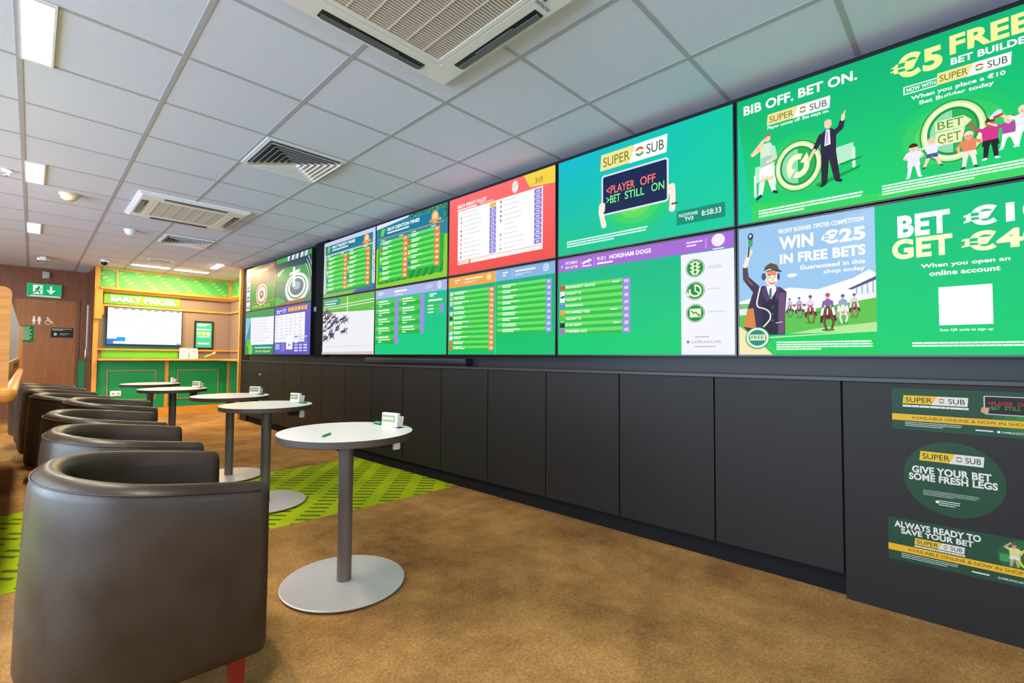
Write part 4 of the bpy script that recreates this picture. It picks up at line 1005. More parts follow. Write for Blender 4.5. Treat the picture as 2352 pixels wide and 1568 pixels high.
# lime and sea green panels behind sign and screen
xa, za = sc(1.16, 1.97, YM); xb, zb = sc(2.275, 2.19, YM); b = MB(); b.box(xa, xb, YM - .012, YM - .0005, za + .025, zb + .05, LIME); o = b.build('sign_board'); tag(o, 'lime board carrying white EARLY PRICES. lettering above the alcove screen', 'sign')
vs, fs = glyphs('EARLY PRICES.', .035)
tx0 = min(v[0] for v in vs); tx1 = max(v[0] for v in vs); ty0 = min(v[1] for v in vs); ty1 = max(v[1] for v in vs)
def letters(name, txt, bold, X0, X1, Z0, Z1, y, depth, m, parent=None):
    vs, fs = glyphs(txt, bold); b = bmesh.new()
    ax = min(v[0] for v in vs); bx = max(v[0] for v in vs); ay = min(v[1] for v in vs); by = max(v[1] for v in vs)
    V = [b.verts.new((X0 + (x - ax) / (bx - ax) * (X1 - X0), y, Z0 + (z - ay) / (by - ay) * (Z1 - Z0))) for x, z in vs]
    for f in fs:
        try: b.faces.new([V[i] for i in f])
        except ValueError: pass
    r = bmesh.ops.extrude_face_region(b, geom=list(b.faces))
    bmesh.ops.translate(b, verts=[g for g in r['geom'] if isinstance(g, bmesh.types.BMVert)], vec=(0, -depth, 0))
    k = MB(); k.add(b, m); return k.build(name, parent)
LX0, LZ0 = sc(1.245, 2.03, YM); LX1, LZ1 = sc(2.215, 2.140, YM)
letters('lettering', 'EARLY PRICES.', .055, LX0, LX1, LZ0, LZ1, YM - .012, .014, WHITE, o)
xa, za = sc(1.18, 1.215, YM); xb, zb = sc(2.27, 1.96, YM); b = MB(); b.box(xa, xb, YM - .008, YM - .0005, za, zb - .14, SEAGREEN); b.box(xa + .02, xb, YM - .008, YM - .0005, zb - .14, zb - .02, LIME); tag(b.build('backing_panel'), 'dark green backing panel behind the alcove screen', 'panel')
xa, za = sc(1.15, 1.05, YM); xb, zb = sc(2.27, 1.185, YM); b = MB(); b.box(xa, xb, YM - .008, YM - .0005, za, zb, LIMEB); tag(b.build('lime_panel'), 'bright lime strip between alcove shelf and lower rail', 'panel')
# television
def d_early(p):
    for k in range(9): p.poly([(.07 + k * .105, .965), (.13 + k * .105, .965), (.145 + k * .105, .99), (.085 + k * .105, .99)], '#5a6a9a')
    for i in range(7): p.rect(.02, .22 + i * .105, .985, .224 + i * .105, '#cfd6ea')
    R = random.Random(3)
    for i in range(7):
        for j in range(9): p.greek(.03 + j * .105, .25 + i * .105, .03 + j * .105 + R.uniform(.03, .075), .268 + i * .105, 1, R.choice(['#d6d8e2', '#c2c6d4', '#e2e4ec']), .8, 0, seed=i * 9 + j)
    p.rect(.0, .0, .23, .15, '#3a78d8'); p.rect(.12, .10, .23, .2, '#1f9af0'); p.rect(.08, .02, .92, .085, '#f4f8ff'); p.rect(.93, .02, .99, .05, '#5a82d0'); p.rect(0, 0, 1, .015, '#4a78c4')
xa, za = sc(1.22, 1.29, YM - .06); xb, zb = sc(2.315, 1.93, YM - .06)
t = thing('television', 'white-lit odds screen under the EARLY PRICES sign in the alcove', 'television', (xa, YM - .06, za))
h = MB(); h.box(-.012, xb - xa + .012, .001, .045, -.015, zb - za + .012, BLACK); h.box(.2, xb - xa - .2, .045, .052, .1, .4, BLACK); h.build('bezel', t)
p = Pic(xb - xa, zb - za, boost=1.25); p.rect(0, 0, 1, 1, '#ffffff', True); d_early(p); p.build('display', t)
# framed poster
def d_poster(p):
    p.greek(.12, .84, .88, .94, 2, '#f4fff8', .7, .1, seed=2); p.greek(.06, .68, .94, .74, 1, '#f4fff8', .8, 0, seed=3)
    for k, c in enumerate(('#8fd09a', '#b4d84a', '#9fd6a8')): p.rect(.08 + k * .29, .48, .33 + k * .29, .63, c)
    p.ring(.52, .555, .018, .03, '#e8f0a0', 14); p.greek(.10, .40, .9, .44, 1, '#e4fff0', .7, 0, seed=4); p.greek(.15, .12, .85, .19, 1, '#f4fff8', .8, 0, seed=5)
xa, za = sc(2.53, 1.235, YM - .03); xb, zb = sc(2.855, 1.775, YM - .03)
t = thing('framed_poster', 'black framed teal poster on the taupe wall right of the alcove screen', 'poster', (xa, YM - .03, za))
h = MB(); w_, h_ = xb - xa, zb - za
for q in ((0, .025, 0, h_), (w_ - .025, w_, 0, h_), (.025, w_ - .025, 0, .025), (.025, w_ - .025, h_ - .025, h_)): h.box(q[0], q[1], 0, .028, q[2], q[3], BLACK)
h.build('frame', t)
p = Pic(w_ - .05, h_ - .05, emissive=False); p.rect(0, 0, 1, 1, '#35a58c'); d_poster(p); o = p.build('poster_sheet', t); o.location = (.025, .012, .025)
m = MB(); m.box(.02, w_ - .02, .014, .027, .02, h_ - .02, BLACK); m.build('back_board', t)
# leaflet holders on the shelf
for k, (xa, lab) in enumerate(((2.265, 'white leaflet holder on the alcove shelf, left of the pair'), (2.42, 'white leaflet holder on the alcove shelf, right of the pair'))):
    t = thing('leaflet_holder', lab, 'leaflet holder', (xa + .02, YM - .13, 1.0405))
    h = MB(); h.box(0, .14, 0, .006, 0, .165, CARD); h.box(0, .14, .05, .056, 0, .20, CARD); h.box(0, .006, .006, .05, 0, .165, CARD); h.box(.134, .14, .006, .05, 0, .165, CARD); h.box(.006, .134, .006, .05, 0, .006, CARD); h.build('pocket', t)
    p = Pic(.1, .14, emissive=False); p.rect(0, 0, 1, 1, '#f2dccb'); p.greek(.1, .8, .9, .92, 1, '#c98c6c', .8, 0, seed=k); p.rect(.15, .2, .85, .7, '#f7ece2'); o = p.build('leaflet', t); o.location = (.02, -.001, .012)
PALE = bsdf('pale_green_leaflet', (.42, .50, .16), .6)
t = thing('leaflet_stand', 'pale green folded leaflet leaning on the alcove shelf beneath the poster', 'leaflet', (2.70, YM - .14, 1.0405))
b = MB(); M = Matrix.Translation((0, 0, .034)) @ Matrix.Rotation(-.38, 4, 'Y'); b.rbox(0, .20, 0, .05, -.004, .018, .004, PALE, 2, M); b.rbox(.15, .205, 0, .05, .0182, .034, .004, PALE, 2, M); b.build('leaflet', t)
b = MB(); b.prism([(0, 0), (.03, 0), (.05, .045), (.015, .038)], .0, .045, GPEN, 'y'); b.build('stand', t)
# wainscot beads
def bead(lab, xa, xb, za, zb, name='bead_moulding'):
    b = MB(); r = .016; y0, y1 = YA - .012, YA - .001
    b.box(xa, xb, y0, y1, zb - r, zb, TRIMGOLD); b.box(xa, xb, y0, y1, za, za + r, TRIMGOLD); b.box(xa, xa + r, y0, y1, za + r, zb - r, TRIMGOLD); b.box(xb - r, xb, y0, y1, za + r, zb - r, TRIMGOLD)
    tag(b.build(name), lab, 'moulding', 'wainscot beads')
bead('rectangular gold bead on the green wainscot left of the central oak strip', 1.235, 1.945, .30, .835)
bead('rectangular gold bead on the green wainscot right of the central oak strip', 2.27, 2.97, .285, .835)
b = MB(); b.box(2.075, 2.13, YA - .014, YA - .001, .145, 1.0, OAK); tag(b.build('oak_strip'), 'upright oak strip between the two gold wainscot beads', 'moulding')
b = MB(); b.box(XR - .04, XR - .002, YA - .02, YA - .001, .145, 1.0, OAK); tag(b.build('oak_strip'), 'upright oak strip in the right corner of the green wainscot', 'moulding')
t = thing('wall_socket', 'white double socket low on the green wainscot', 'socket', (1.29, YA - .014, .385))
h = MB(); h.rbox(0, .15, 0, .013, 0, .09, .004, WHITE, 2); h.build('face_plate', t)
for k in (.04, .11): q = MB(); q.box(k - .016, k + .016, -.003, .0, .03, .06, bsdf('socket_grey', (.30, .27, .25), .5)); q.build('outlet', t)

# ------------------------------------------------------------------ signs and fittings on the back wall
t = thing('exit_sign', 'lit green running-man exit sign above the washroom door', 'sign', (.24, YB - .07, 2.115))
h = MB(); h.box(-.003, .433, .002, .06, -.012, .218, WHITE); h.box(.05, .38, .06, .069, .05, .17, WHITE); h.build('housing', t)
p = Pic(.43, .215, boost=1.0); p.rect(0, 0, 1, 1, '#12b06a', True)
p.rect(.16, .18, .44, .9, '#f4fff8'); p.rect(.2, .3, .4, .86, '#dff5e8'); p.ell(.33, .74, .016, .018, '#128a50', 14); p.limb((.31, .65), (.28, .48), .014, .012, '#128a50'); p.path([(.30, .62), (.38, .55), (.41, .6)], .007, '#128a50'); p.path([(.29, .62), (.22, .55)], .007, '#128a50'); p.path([(.28, .47), (.35, .38), (.36, .25)], .009, '#128a50'); p.path([(.28, .47), (.24, .33), (.15, .28)], .009, '#128a50')
p.rect(.66, .45, .72, .85, '#f4fff8'); p.poly([(.55, .55), (.69, .2), (.83, .55), (.76, .55), (.69, .4), (.62, .55)], '#f4fff8'); p.rect(.1, .02, .95, .07, '#eafff2')
p.build('sign_face', t)
b = MB(); b.rbox(.42, .515, YB - .05, YB - .001, 2.44, 2.56, .008, bsdf('grey_plastic', (.42, .42, .42), .5), 2); tag(b.build('alarm_sounder'), 'small pale grey box high on the wood wall above the exit sign', 'alarm')
t = thing('toilet_sign', 'white man, woman and wheelchair symbols on the washroom door', 'sign', (.31, YB + .010, 1.62))
for u, skirt in ((.10, True), (.33, False)):
    p = Pic(.29, .15, emissive=False)
    if skirt: p.poly([(u - .03, .78), (u + .03, .78), (u + .10, .42), (u + .045, .38), (u + .045, .05), (u + .008, .05), (u + .006, .38), (u - .006, .38), (u - .008, .05), (u - .045, .05), (u - .045, .38), (u - .10, .42)], '#f4f0ea')
    else: p.poly([(u - .07, .78), (u + .07, .78), (u + .085, .45), (u + .05, .44), (u + .045, .05), (u + .008, .05), (u + .005, .40), (u - .005, .40), (u - .008, .05), (u - .045, .05), (u - .05, .44), (u - .085, .45)], '#f4f0ea')
    p.ell(u, .875, .0165, .0165, '#f4f0ea', 16)
    p.build('person_symbol', t)
p = Pic(.29, .15, emissive=False)
p.ring(.72, .32, .030, .040, '#f4e0d0', 26, 100, 400); p.ell(.70, .86, .015, .015, '#f4e0d0', 14); p.path([(.70, .80), (.72, .48), (.86, .48), (.94, .2)], .008, '#f4e0d0'); p.path([(.70, .68), (.83, .64)], .006, '#f4e0d0')
p.build('wheelchair_symbol', t)
def plate(name, label, x0, x1, z0, z1, bg, draw, y):
    t = thing(name, label, 'sign', (x0, y, z0)); p = Pic(x1 - x0, z1 - z0, emissive=False); p.rect(0, 0, 1, 1, bg); draw(p); p.build('print', t)
    m = MB(); m.box(0, x1 - x0, .0005, .003, 0, z1 - z0, pr(bg)); m.build('backing', t); return t
def k_dark(p): p.greek(.05, .68, .95, .9, 2, '#d8d4c8', .5, .1, seed=3); p.ell(.2, .34, .022, .028, '#c9c4b4', 18); p.greek(.4, .2, .85, .45, 3, '#b8b4a8', .4, .2, seed=4)
def k_green(p): p.greek(.3, .1, .92, .92, 10, '#bfe6c8', .45, .3, seed=5)
plate('door_notice', 'dark green notice with a round emblem on the washroom door', .56, .86, 1.405, 1.58, '#1c2a20', k_dark, YB + .009)
plate('door_notice', 'bright green text notice on the washroom door, left of the symbols', .09, .345, 1.31, 1.60, '#0f7a38', k_green, YB + .009)
b = MB(); b.box(1.012, 1.028, YB - .26, YB - .24, 1.2, 2.0, CHROME); b.rbox(1.0, 1.028, YB - .30, YB - .22, 1.02, 1.2, .006, CHROME, 2); tag(b.build('door_closer_strip'), 'slim silver strip and small box on the dark wood left of the alcove post', 'fitting')

# ------------------------------------------------------------------ tall oak display unit at the left edge
UA = math.atan2(-.10, 4.0)
t = thing('display_unit', 'oak betting counter with side panels and pale board at the left edge', 'counter', (0, 3.02, 0), UA)
def arc_panel(xr, zt, zb, r=.03):
    P = [(-.36, zb), (xr, zb)] + [(xr - r + r * math.cos(a), zt - r + r * math.sin(a)) for a in [PI / 2 * k / 6 for k in range(7)]] + [(-.36, zt)]
    return P
h = MB(); h.prism(arc_panel(.016, 1.405, .955), 0, .03, OAKH, 'y'); h.build('side_panel', t)
h = MB(); h.prism(arc_panel(.030, 1.40, .955), 3.95, 3.98, OAKH, 'y'); h.build('side_panel', t)
h = MB(); h.rbox(-.36, .046, -.04, 4.02, .885, .958, .034, OAKH, 5); h.build('shelf', t)
h = MB(); h.box(-.03, .004, .03, 3.95, 1.065, 1.385, bsdf('pale_lavender_board', (.74, .78, 1.0), .3)); h.build('display_board', t)
h = MB(); h.box(-.03, .012, .03, 3.95, 1.045, 1.065, OAKH); h.build('rail', t)
h = MB(); h.box(-.36, -.03, .03, 3.95, .955, 1.40, OAKH); h.build('back_box', t)
h = MB(); h.box(-.36, -.30, .05, 3.9, .0008, .886, OAKH); h.build('support_panel', t)

# ------------------------------------------------------------------ ceiling fittings
def ceil_thing(name, label, cat, X, Y, group=None):
    x, y = G(X, Y); return thing(name, label, cat, (x, y, CEIL), -GR, group)
def led(label, X, Y, group='led'):
    t = ceil_thing('ceiling_light', label, 'ceiling light', X, Y, 'narrow ceiling lights')
    h = MB(); h.box(-.006, .116, -.31, -.288, -.008, .004, WHITE); h.box(-.006, .116, .288, .31, -.008, .004, WHITE); h.box(.106, .116, -.288, .288, -.008, .004, WHITE); h.box(-.006, .0, -.288, .288, -.008, .004, WHITE); h.build('frame', t)
    h = MB(); h.box(.0, .106, -.288, .288, -.007, .002, LEDM); h.build('diffuser', t)
led('nearest narrow lit ceiling light, at the top left corner', .02, 2.5)
led('middle narrow lit ceiling light along the left grid bar', .02, 6.5)
led('farthest narrow lit ceiling light along the left grid bar', .02, 10.5)
for lab, X, Y in (('lit ceiling light above the camera, just out of view', .02, -1.5), ('added fill ceiling light out of view left of the nearest chairs', -4.0, 2.5),
                  ('added fill ceiling light out of view left of the farther chairs', -4.0, 6.5), ('added fill ceiling light out of view left of the washroom door', -4.0, 10.5)):
    led(lab, X, Y)  # left ones added unseen to light the room; first continues the visible row
def alcove_lamp(label, x0, y0, x1, y1, wd):
    a = math.atan2(y1 - y0, x1 - x0); L = math.hypot(x1 - x0, y1 - y0)
    t = thing('alcove_light', label, 'ceiling light', (x0, y0, CEIL), a, 'alcove strip lights')
    h = MB(); h.box(-.01, L + .01, -wd / 2 - .01, wd / 2 + .01, -.006, .002, WHITE); h.build('frame', t)
    h = MB(); h.box(0, L, -wd / 2, wd / 2, -.009, -.005, ALCM); h.build('diffuser', t)
alcove_lamp('left one of two long strip lights in front of the alcove frieze', 1.432, 9.76, 1.95, 9.735, .10)
alcove_lamp('right one of two long strip lights in front of the alcove frieze', 2.033, 9.75, 2.54, 9.72, .10)
alcove_lamp('short strip light set lengthwise near the right alcove post', 2.44, 8.64, 2.47, 9.15, .09)

def cassette(label, X, Y, brand=False):
    t = ceil_thing('air_conditioner', label, 'air conditioner', X, Y, 'ceiling cassettes')
    h = MB(); H = .475
    # panel with a chamfered rim, built as a ring around the intake
    pr_ = [(H, 0.002), (H, -.012), (H - .03, -.032), (.325, -.034), (.325, -.030), (.318, -.030), (.318, -.034), (.295, -.034), (.295, -.02)]
    rings = []
    for (r, z) in pr_: rings.append([h.bm.verts.new((sx * r, sy * r, z)) for sx, sy in ((1, 1), (-1, 1), (-1, -1), (1, -1))])
    for a, b_ in zip(rings[:-1], rings[1:]):
        for i in range(4): h._face([a[i], a[(i + 1) % 4], b_[(i + 1) % 4], b_[i]], ACWHITE)
    h.build('fascia', t)
    h = MB(); h.box(-.295, .295, -.295, .295, -.022, -.016, GRILLEDK)
    for k in range(38):
        y = -.288 + k * .0156; h.box(-.295, .295, y, y + .008, -.032, -.022, GRILLE)
    for x in (-.2, -.1, 0, .1, .2): h.box(x - .003, x + .003, -.295, .295, -.033, -.022, GRILLE)
    h.build('intake_grille', t)
    for k in range(4):
        M = Matrix.Rotation(PI / 2 * k, 4, 'Z')
        s_ = MB(); s_.rbox(-.27, .27, .372, .428, -.0355, -.028, .0035, BLACK, 2, M)
        lv = s_.build('louvre', t)
        f_ = MB(); f_.prism([(-.265, .395), (-.255, .425), (.255, .425), (.265, .395), (.13, .395), (.12, .384), (-.12, .384), (-.13, .395)], -.040, -.0362, ACGREY, 'z', M); f_.build('flap', lv)
    if brand:
        vs, fs = glyphs('HITACHI', .02); m = MB(); s_ = .021
        V = [m.bm.verts.new((.335 + x * s_, -.300 - z * s_, -.0375)) for x, z in vs]
        for f in fs: m._face([V[i] for i in f], bsdf('dark_blue_print', (.02, .03, .10), .5))
        m.lathe([(0, -.0375), (.008, -.0375), (.008, -.034)], bsdf('blue_print', (.01, .10, .5), .5), (.36, -.335, 0), 20)
        m.build('maker_mark', t)
cassette('large square ceiling air conditioner at the top edge of the picture', 2.0, -.04, True)
cassette('smaller-looking distant ceiling air conditioner between the two square vents', 2.04, 7.03)

def diffuser(label, X, Y, S=.292):
    t = ceil_thing('ceiling_vent', label, 'vent', X, Y, 'square louvred vents')
    h = MB()
    for q in ((-S, S, S - .028, S), (-S, S, -S, -S + .028), (-S, -S + .028, -S + .028, S - .028), (S - .028, S, -S + .028, S - .028)): h.box(*q, -.010, .004, ACWHITE)
    h.build('frame', t)
    h = MB(); h.box(-S + .005, S - .005, -S + .005, S - .005, -.0015, -.0005, BLACK); h.build('duct', t)
    h = MB(); n = 7; st = (S - .03) / n
    for k in range(n):
        ro = S - .03 - k * st; ri = max(ro - st * .78, .002)
        a = [h.bm.verts.new((sx * ro, sy * ro, -.030)) for sx, sy in ((1, 1), (-1, 1), (-1, -1), (1, -1))]
        c = [h.bm.verts.new((sx * ri, sy * ri, -.004)) for sx, sy in ((1, 1), (-1, 1), (-1, -1), (1, -1))]
        for i in range(4): h._face([a[i], a[(i + 1) % 4], c[(i + 1) % 4], c[i]], ACWHITE)
    h.build('louvre', t)
diffuser('nearer square louvred ceiling vent, left of the colour-lit tiles', 2.5, 3.5)
diffuser('farther square louvred ceiling vent beyond the small air conditioner', 2.52, 9.55, .27)
t = ceil_thing('slot_vent', 'small dark slot vent in the ceiling before the alcove strip lights', 'vent', 2.27, 12.5)
h = MB(); h.box(-.02, .33, -.06, .06, -.008, .002, ACWHITE); h.build('frame', t)
h = MB(); h.box(.02, .29, -.03, .03, -.010, -.0075, bsdf('vent_shadow_grey', (.10, .095, .085), .7)); h.build('slot', t)

def detector(label, X, Y, m1, m2, r=.065, red=True):
    t = ceil_thing('smoke_detector', label, 'smoke detector', X, Y, 'smoke detectors')
    h = MB(); h.lathe([(0, 0), (r, 0), (r, -.018), (r * .93, -.024), (r * .85, -.024)], m1); h.build('base', t)
    h = MB(); h.lathe([(r * .85, -.022), (r * .82, -.042), (r * .55, -.060), (r * .45, -.066), (0, -.068)], m2); h.build('sensor_head', t)
detector('cream smoke detector dome on the ceiling below the middle ceiling light', .50, 7.30, CREAM, CREAM, .075)
detector('pale blue-white smoke detector beside the farther square vent', 1.50, 9.25, WHITE, WHITE, .065)
t = ceil_thing('ceiling_sensor', 'small white ceiling sensor at the very left edge', 'sensor', -.17, 6.6)
h = MB(); h.lathe([(0, 0), (.03, 0), (.03, -.02), (.012, -.026)], WHITE); h.build('base', t)
h = MB(); h.lathe([(.012, -.026), (.02, -.04), (.018, -.058), (0, -.064)], CHROME); h.build('sensor_tip', t)
t = ceil_thing('emergency_light', 'small silver box light on the ceiling by the wood wall', 'ceiling light', .17, 14.15)
h = MB(); h.rbox(0, .14, -.06, .06, -.075, .0, .008, CHROME, 2); h.build('housing', t)
h = MB(); h.box(.035, .10, -.064, -.058, -.065, -.012, WHITE); h.build('lens', t)
t = ceil_thing('security_camera', 'white dome security camera on the ceiling left of the alcove', 'camera', 1.46, 13.5)
h = MB(); h.lathe([(0, 0), (.05, 0), (.055, -.03), (.05, -.04)], WHITE); h.build('base', t)
h = MB(); h.lathe([(.045, -.04), (.04, -.07), (.02, -.09), (0, -.094)], BLACK); h.build('dome', t)

# ------------------------------------------------------------------ tub chairs
def make_chair(label):
    t = thing('tub_chair', label, 'armchair', (0, 0, 0), 0, 'tub chairs in a row')
    HW, XF, XBK, XC, T = .37, .275, -.276, .06, .085
    path = []
    for k in range(9): path.append((XF + (XC - XF) * k / 8, -HW, 0, -1))
    n = 30
    for k in range(1, n):
        a = -PI / 2 - PI * k / n
        e = 2.2
        c, s_ = math.cos(a), math.sin(a)
        x = XC + (XC - XBK) * math.copysign(abs(c) ** (2 / e), c); y = HW * math.copysign(abs(s_) ** (2 / e), s_)
        nx = math.copysign(abs(c) ** (2 - 2 / e), c) / (XC - XBK); ny = math.copysign(abs(s_) ** (2 - 2 / e), s_) / HW
        l = math.hypot(nx, ny); path.append((x, y, nx / l, ny / l))
    for k in range(9): path.append((XC + (XF - XC) * k / 8, HW, 0, 1))
    B0, ZT = .148, .70
    prof = [(.020, B0), (.004, B0 + .008), (-.006, B0 + .04), (-.008, .35), (-.004, .58), (0, .655), (.004, .676), (.014, .690), (.030, .699), (T * .5, .702), (T - .030, .699), (T - .014, .690), (T - .004, .674), (T, .65), (T + .006, .45), (T + .01, .25)]
    def rise(x): return -.012 + .070 * max(0, min(1, (.29 - x) / .55))
    h = MB(); rows = []
    def station(x, y, nx, ny, k=1.0, ox=0):
        cx_, cz_ = T * .5, .43
        r = []
        for d_, z in prof:
            d2 = cx_ + (d_ - cx_) * k; z2 = cz_ + (z - cz_) * (1 - (1 - k) * .18)
            lean = .014 * (.7 - z) / .55 * max(0, -nx)
            z2 += rise(x) * max(0, (z2 - .2) / .5)
            r.append(h.bm.verts.new((x - nx * d2 + nx * lean + ox, y - ny * d2, z2)))
        return r
    x, y, nx, ny = path[0]
    for ox, k in ((.030, .45), (.029, .70), (.024, .86), (.014, .96)): rows.append(station(x, y, nx, ny, k, ox))
    for q in path: rows.append(station(*q))
    x, y, nx, ny = path[-1]
    for ox, k in ((.014, .96), (.024, .86), (.029, .70), (.030, .45)): rows.append(station(x, y, nx, ny, k, ox))
    m_ = len(prof)
    for a, b_ in zip(rows[:-1], rows[1:]):
        for i in range(m_): h._face([a[i], a[(i + 1) % m_], b_[(i + 1) % m_], b_[i]], LEATHER, True)
    h._face(rows[0], LEATHER); h._face(rows[-1][::-1], LEATHER)
    h.build('shell', t)
    sm = MB(); pts = [(x - nx * .003 + (0), y - ny * .003, .679 + rise(x) * .955) for x, y, nx, ny in path]; sm.tube(pts, .0028, LEATHER, 6); sm.build('piping', t)
    sm = MB()
    for s_ in (-1, 1):
        sm = MB(); sm.tube([(-.075, s_ * (HW - T - .004), .69), (-.073, s_ * (HW - T - .006), .5), (-.07, s_ * (HW - T - .008), .42)], .002, LEATHER, 6); sm.build('inner_seam', t)
    c = MB(); c.rbox(-.19, .305, -.268, .268, .285, .445, .045, LEATHER, 4); c.build('seat_cushion', t)
    c = MB(); c.rbox(-.19, .285, -.27, .27, .150, .30, .015, LEATHER, 3); c.build('seat_base', t)
    for sx, sy in ((.235, -.29), (.235, .29), (-.19, -.21), (-.19, .21)):
        g = MB(); q = [(-.026, -.026), (.026, -.026), (.026, .026), (-.026, .026)]
        lo = [g.bm.verts.new((sx + a * .68, sy + b_ * .68, 0)) for a, b_ in q]; hi = [g.bm.verts.new((sx + a, sy + b_, .165)) for a, b_ in q]
        g._face(lo[::-1], REDWOOD); g._face(hi, REDWOOD)
        for i in range(4): g._face([lo[i], lo[(i + 1) % 4], hi[(i + 1) % 4], hi[i]], REDWOOD)
        g.build('leg', t)
    return t
chairs = [((.636, 1.970), -3.5, 'nearest dark leather tub chair, large in the lower left corner'),
          ((.702, 2.915), -5.0, 'second dark leather tub chair from the camera'),
          ((.738, 3.82), -4.5, 'third dark leather tub chair from the camera'),
          ((.893, 4.86), -6.5, 'fourth dark tub chair from the camera, pulled out from the row'),
          ((.735, 5.72), -3.0, 'fifth dark leather tub chair from the camera'),
          ((.71, 6.48), -3.0, 'sixth dark leather tub chair from the camera'),
          ((.69, 7.25), -2.5, 'seventh dark leather tub chair, next to last in the row'),
          ((.65, 8.01), -2.5, 'farthest dark leather tub chair, nearest the washroom door')]
proto = None
for (fx, fy), a, lab in chairs:
    a = math.radians(a); loc = (fx - .30 * math.cos(a), fy - .30 * math.sin(a), .0008)
    if proto is None:
        proto = make_chair(lab); proto.location = loc; proto.rotation_euler = (0, 0, a)
    else: dup(proto, loc, a, lab)

# ------------------------------------------------------------------ round tables
def make_table(label):
    t = thing('round_table', label, 'table', (0, 0, 0), 0, 'pedestal tables')
    R = .320
    h = MB(); h.lathe([(0, .7365), (R - .003, .7365), (R - .001, .738), (R - .006, .739), (0, .739)], TABLEW, seg=160, smooth=False); h.build('tabletop', t)
    h = MB(); h.lathe([(0, .706), (R - .004, .706), (R, .709), (R, .7362), (0, .7362)], TABLEE, seg=160, smooth=False); h.build('edge_band', t)
    h = MB(); h.cyl((0, 0, 0),   .0345, .0175, .706, POLE, 40); h.build('pole', t)
    h = MB(); h.lathe([(0, .706), (.12, .706), (.12, .700), (.036, .696)], POLE, seg=40); h.build('top_flange', t)
    h = MB(); h.lathe([(0, .010), (.284, .010), (.290, .012), (.290, .0165), (.287, .018), (0, .018)], PLATE, seg=160, smooth=False)
    for k in range(4): h.cyl((.2 * math.cos(PI / 4 + PI / 2 * k), .2 * math.sin(PI / 4 + PI / 2 * k), 0), .012, 0, .0105, BLACK, 12)
    h.cyl((0, 0, 0), .24, .004, .0102, BLACK, 48)
    h.build('base_plate', t)
    h = MB(); h.lathe([(.030, .018), (.095, .018), (.095, .0192), (.030, .0194)], PLATE, seg=96, smooth=False); h.build('base_collar', t)
    h = MB(); h.box(.225, .262, -.115, .135, .7385, .7396, MATBLACK); h.build('pen_slot', t)
    h = MB(); h.box(.155, .225, -.09, .0, .645, .706, BLACK); h.build('slip_drawer', t)
    h = MB(); h.rbox(.205, .24, -.112, -.092, .632, .705, .003, WHITE, 2); h.build('slip_dispenser', t)
    return t
tabs = [((1.182, 2.137), 'nearest round white table on a grey pole, standing on brown carpet', 'nearest'),
        ((1.385, 3.70), 'second nearest round white table, its base on the lime carpet band', 'second'),
        ((1.455, 4.75), 'third round white table from the camera, just beyond the lime band', 'third'),
        ((1.295, 6.12), 'fourth round white table from the camera, before the green wainscot', 'fourth'),
        ((1.315, 7.38), 'farthest round white table, closest to the green alcove', 'farthest')]
tp = None
for (x, y), lab, w_ in tabs:
    if tp is None: tp = make_table(lab); tp.location = (x, y, .0008)
    else: dup(tp, (x, y, .0008), 0, lab)
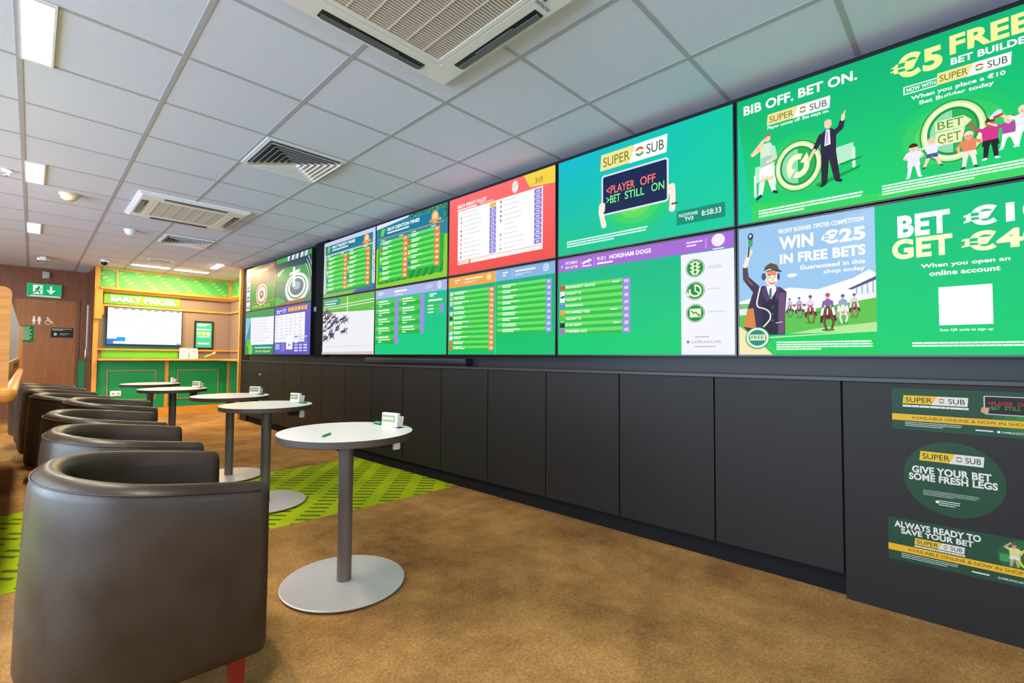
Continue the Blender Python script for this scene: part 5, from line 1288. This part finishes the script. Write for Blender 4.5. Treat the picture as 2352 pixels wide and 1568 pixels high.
# slip holders and pens on the tables
def make_holder(lab):
    t = thing('slip_holder', lab, 'slip holder', (0, 0, 0), 0, 'slip holders on tables')
    h = MB(); h.prism([(-.020, 0), (.0, 0), (.004, .070), (-.016, .070)], -.058, .050, CARD, 'y'); h.build('tall_pocket', t)
    h = MB(); h.prism([(.002, 0), (.030, 0), (.040, .050), (.006, .050)], -.052, .044, CARD, 'y'); h.build('short_pocket', t)
    p = Pic(.088, .036, emissive=False); p.rect(0, 0, 1, 1, '#7f9468'); p.text('PADDYPOWER.', .06, .35, .94, .68, '#eef2e4', .02); o = p.build('printed_panel', t)
    o.rotation_euler = (math.radians(-2.8) * 0, 0, -PI / 2); o.location = (-.0216, .044, .024)
    return t
hp = make_holder('white card slip holder on the nearest round table'); first = True
HL = [((1.182 + .243, 2.137 - .022), 12, 'nearest'), ((1.385 + .243, 3.70 + .05), 14, 'second'), ((1.455 + .235, 4.75 + .06), 35, 'third'), ((1.295 + .243, 6.12 + .06), 30, 'fourth'), ((1.315 + .235, 7.38 - .03), -20, 'farthest')]
for (x, y), a, w_ in HL:
    lab = 'white card slip holder on the %s round table' % w_
    if first: hp.location = (x, y, .7406); hp.rotation_euler = (0, 0, math.radians(a)); first = False
    else: dup(hp, (x, y, .7406), math.radians(a), lab)
def make_pen(lab):
    t = thing('betting_pen', lab, 'pen', (0, 0, 0), 0, 'green betting pens'); L = .085
    M = Matrix.Rotation(PI / 2, 4, 'Y')
    h = MB(); h.lathe([(0, 0), (.0036, 0), (.0038, .004), (.0038, L - .012), (.0022, L - .003)], GPEN, (0, 0, 0), 10, M); h.build('barrel', t)
    h = MB(); h.lathe([(.0022, L - .003), (.0008, L), (0, L)], BLACK, (0, 0, 0), 8, M); h.build('tip', t)
    return t
PN = [((1.006, 2.034), 39, .7448, 'green pen lying alone on the nearest white tabletop', 1.05)]
for (x, y), w_ in (((1.182, 2.137), 'nearest'), ((1.385, 3.70), 'second'), ((1.455, 4.75), 'third'), ((1.295, 6.12), 'fourth')):
    s_ = 1 if w_ in ('nearest', 'fourth') else -1
    oy = .062 if s_ > 0 else -.115
    if w_ == 'third': oy = -.10
    for k in range(3):
        PN.append(((x + .232 + .010 * k, y + oy + (.006 if k == 1 else 0)), 86 + 4 * k, .7467, '%s green pen in the slot of the %s table' % (('left', 'middle', 'right')[k], w_), .75))
pp = None
for (x, y), a, z, lab, k in PN:
    if pp is None:
        pp = make_pen(lab); pp.location = (x, y, z); pp.rotation_euler = (0, 0, math.radians(a)); pp.scale = (k, 1.3, 1.3)
    else:
        o = dup(pp, (x, y, z), math.radians(a), lab); o.scale = (k, 1.6, 1.6)
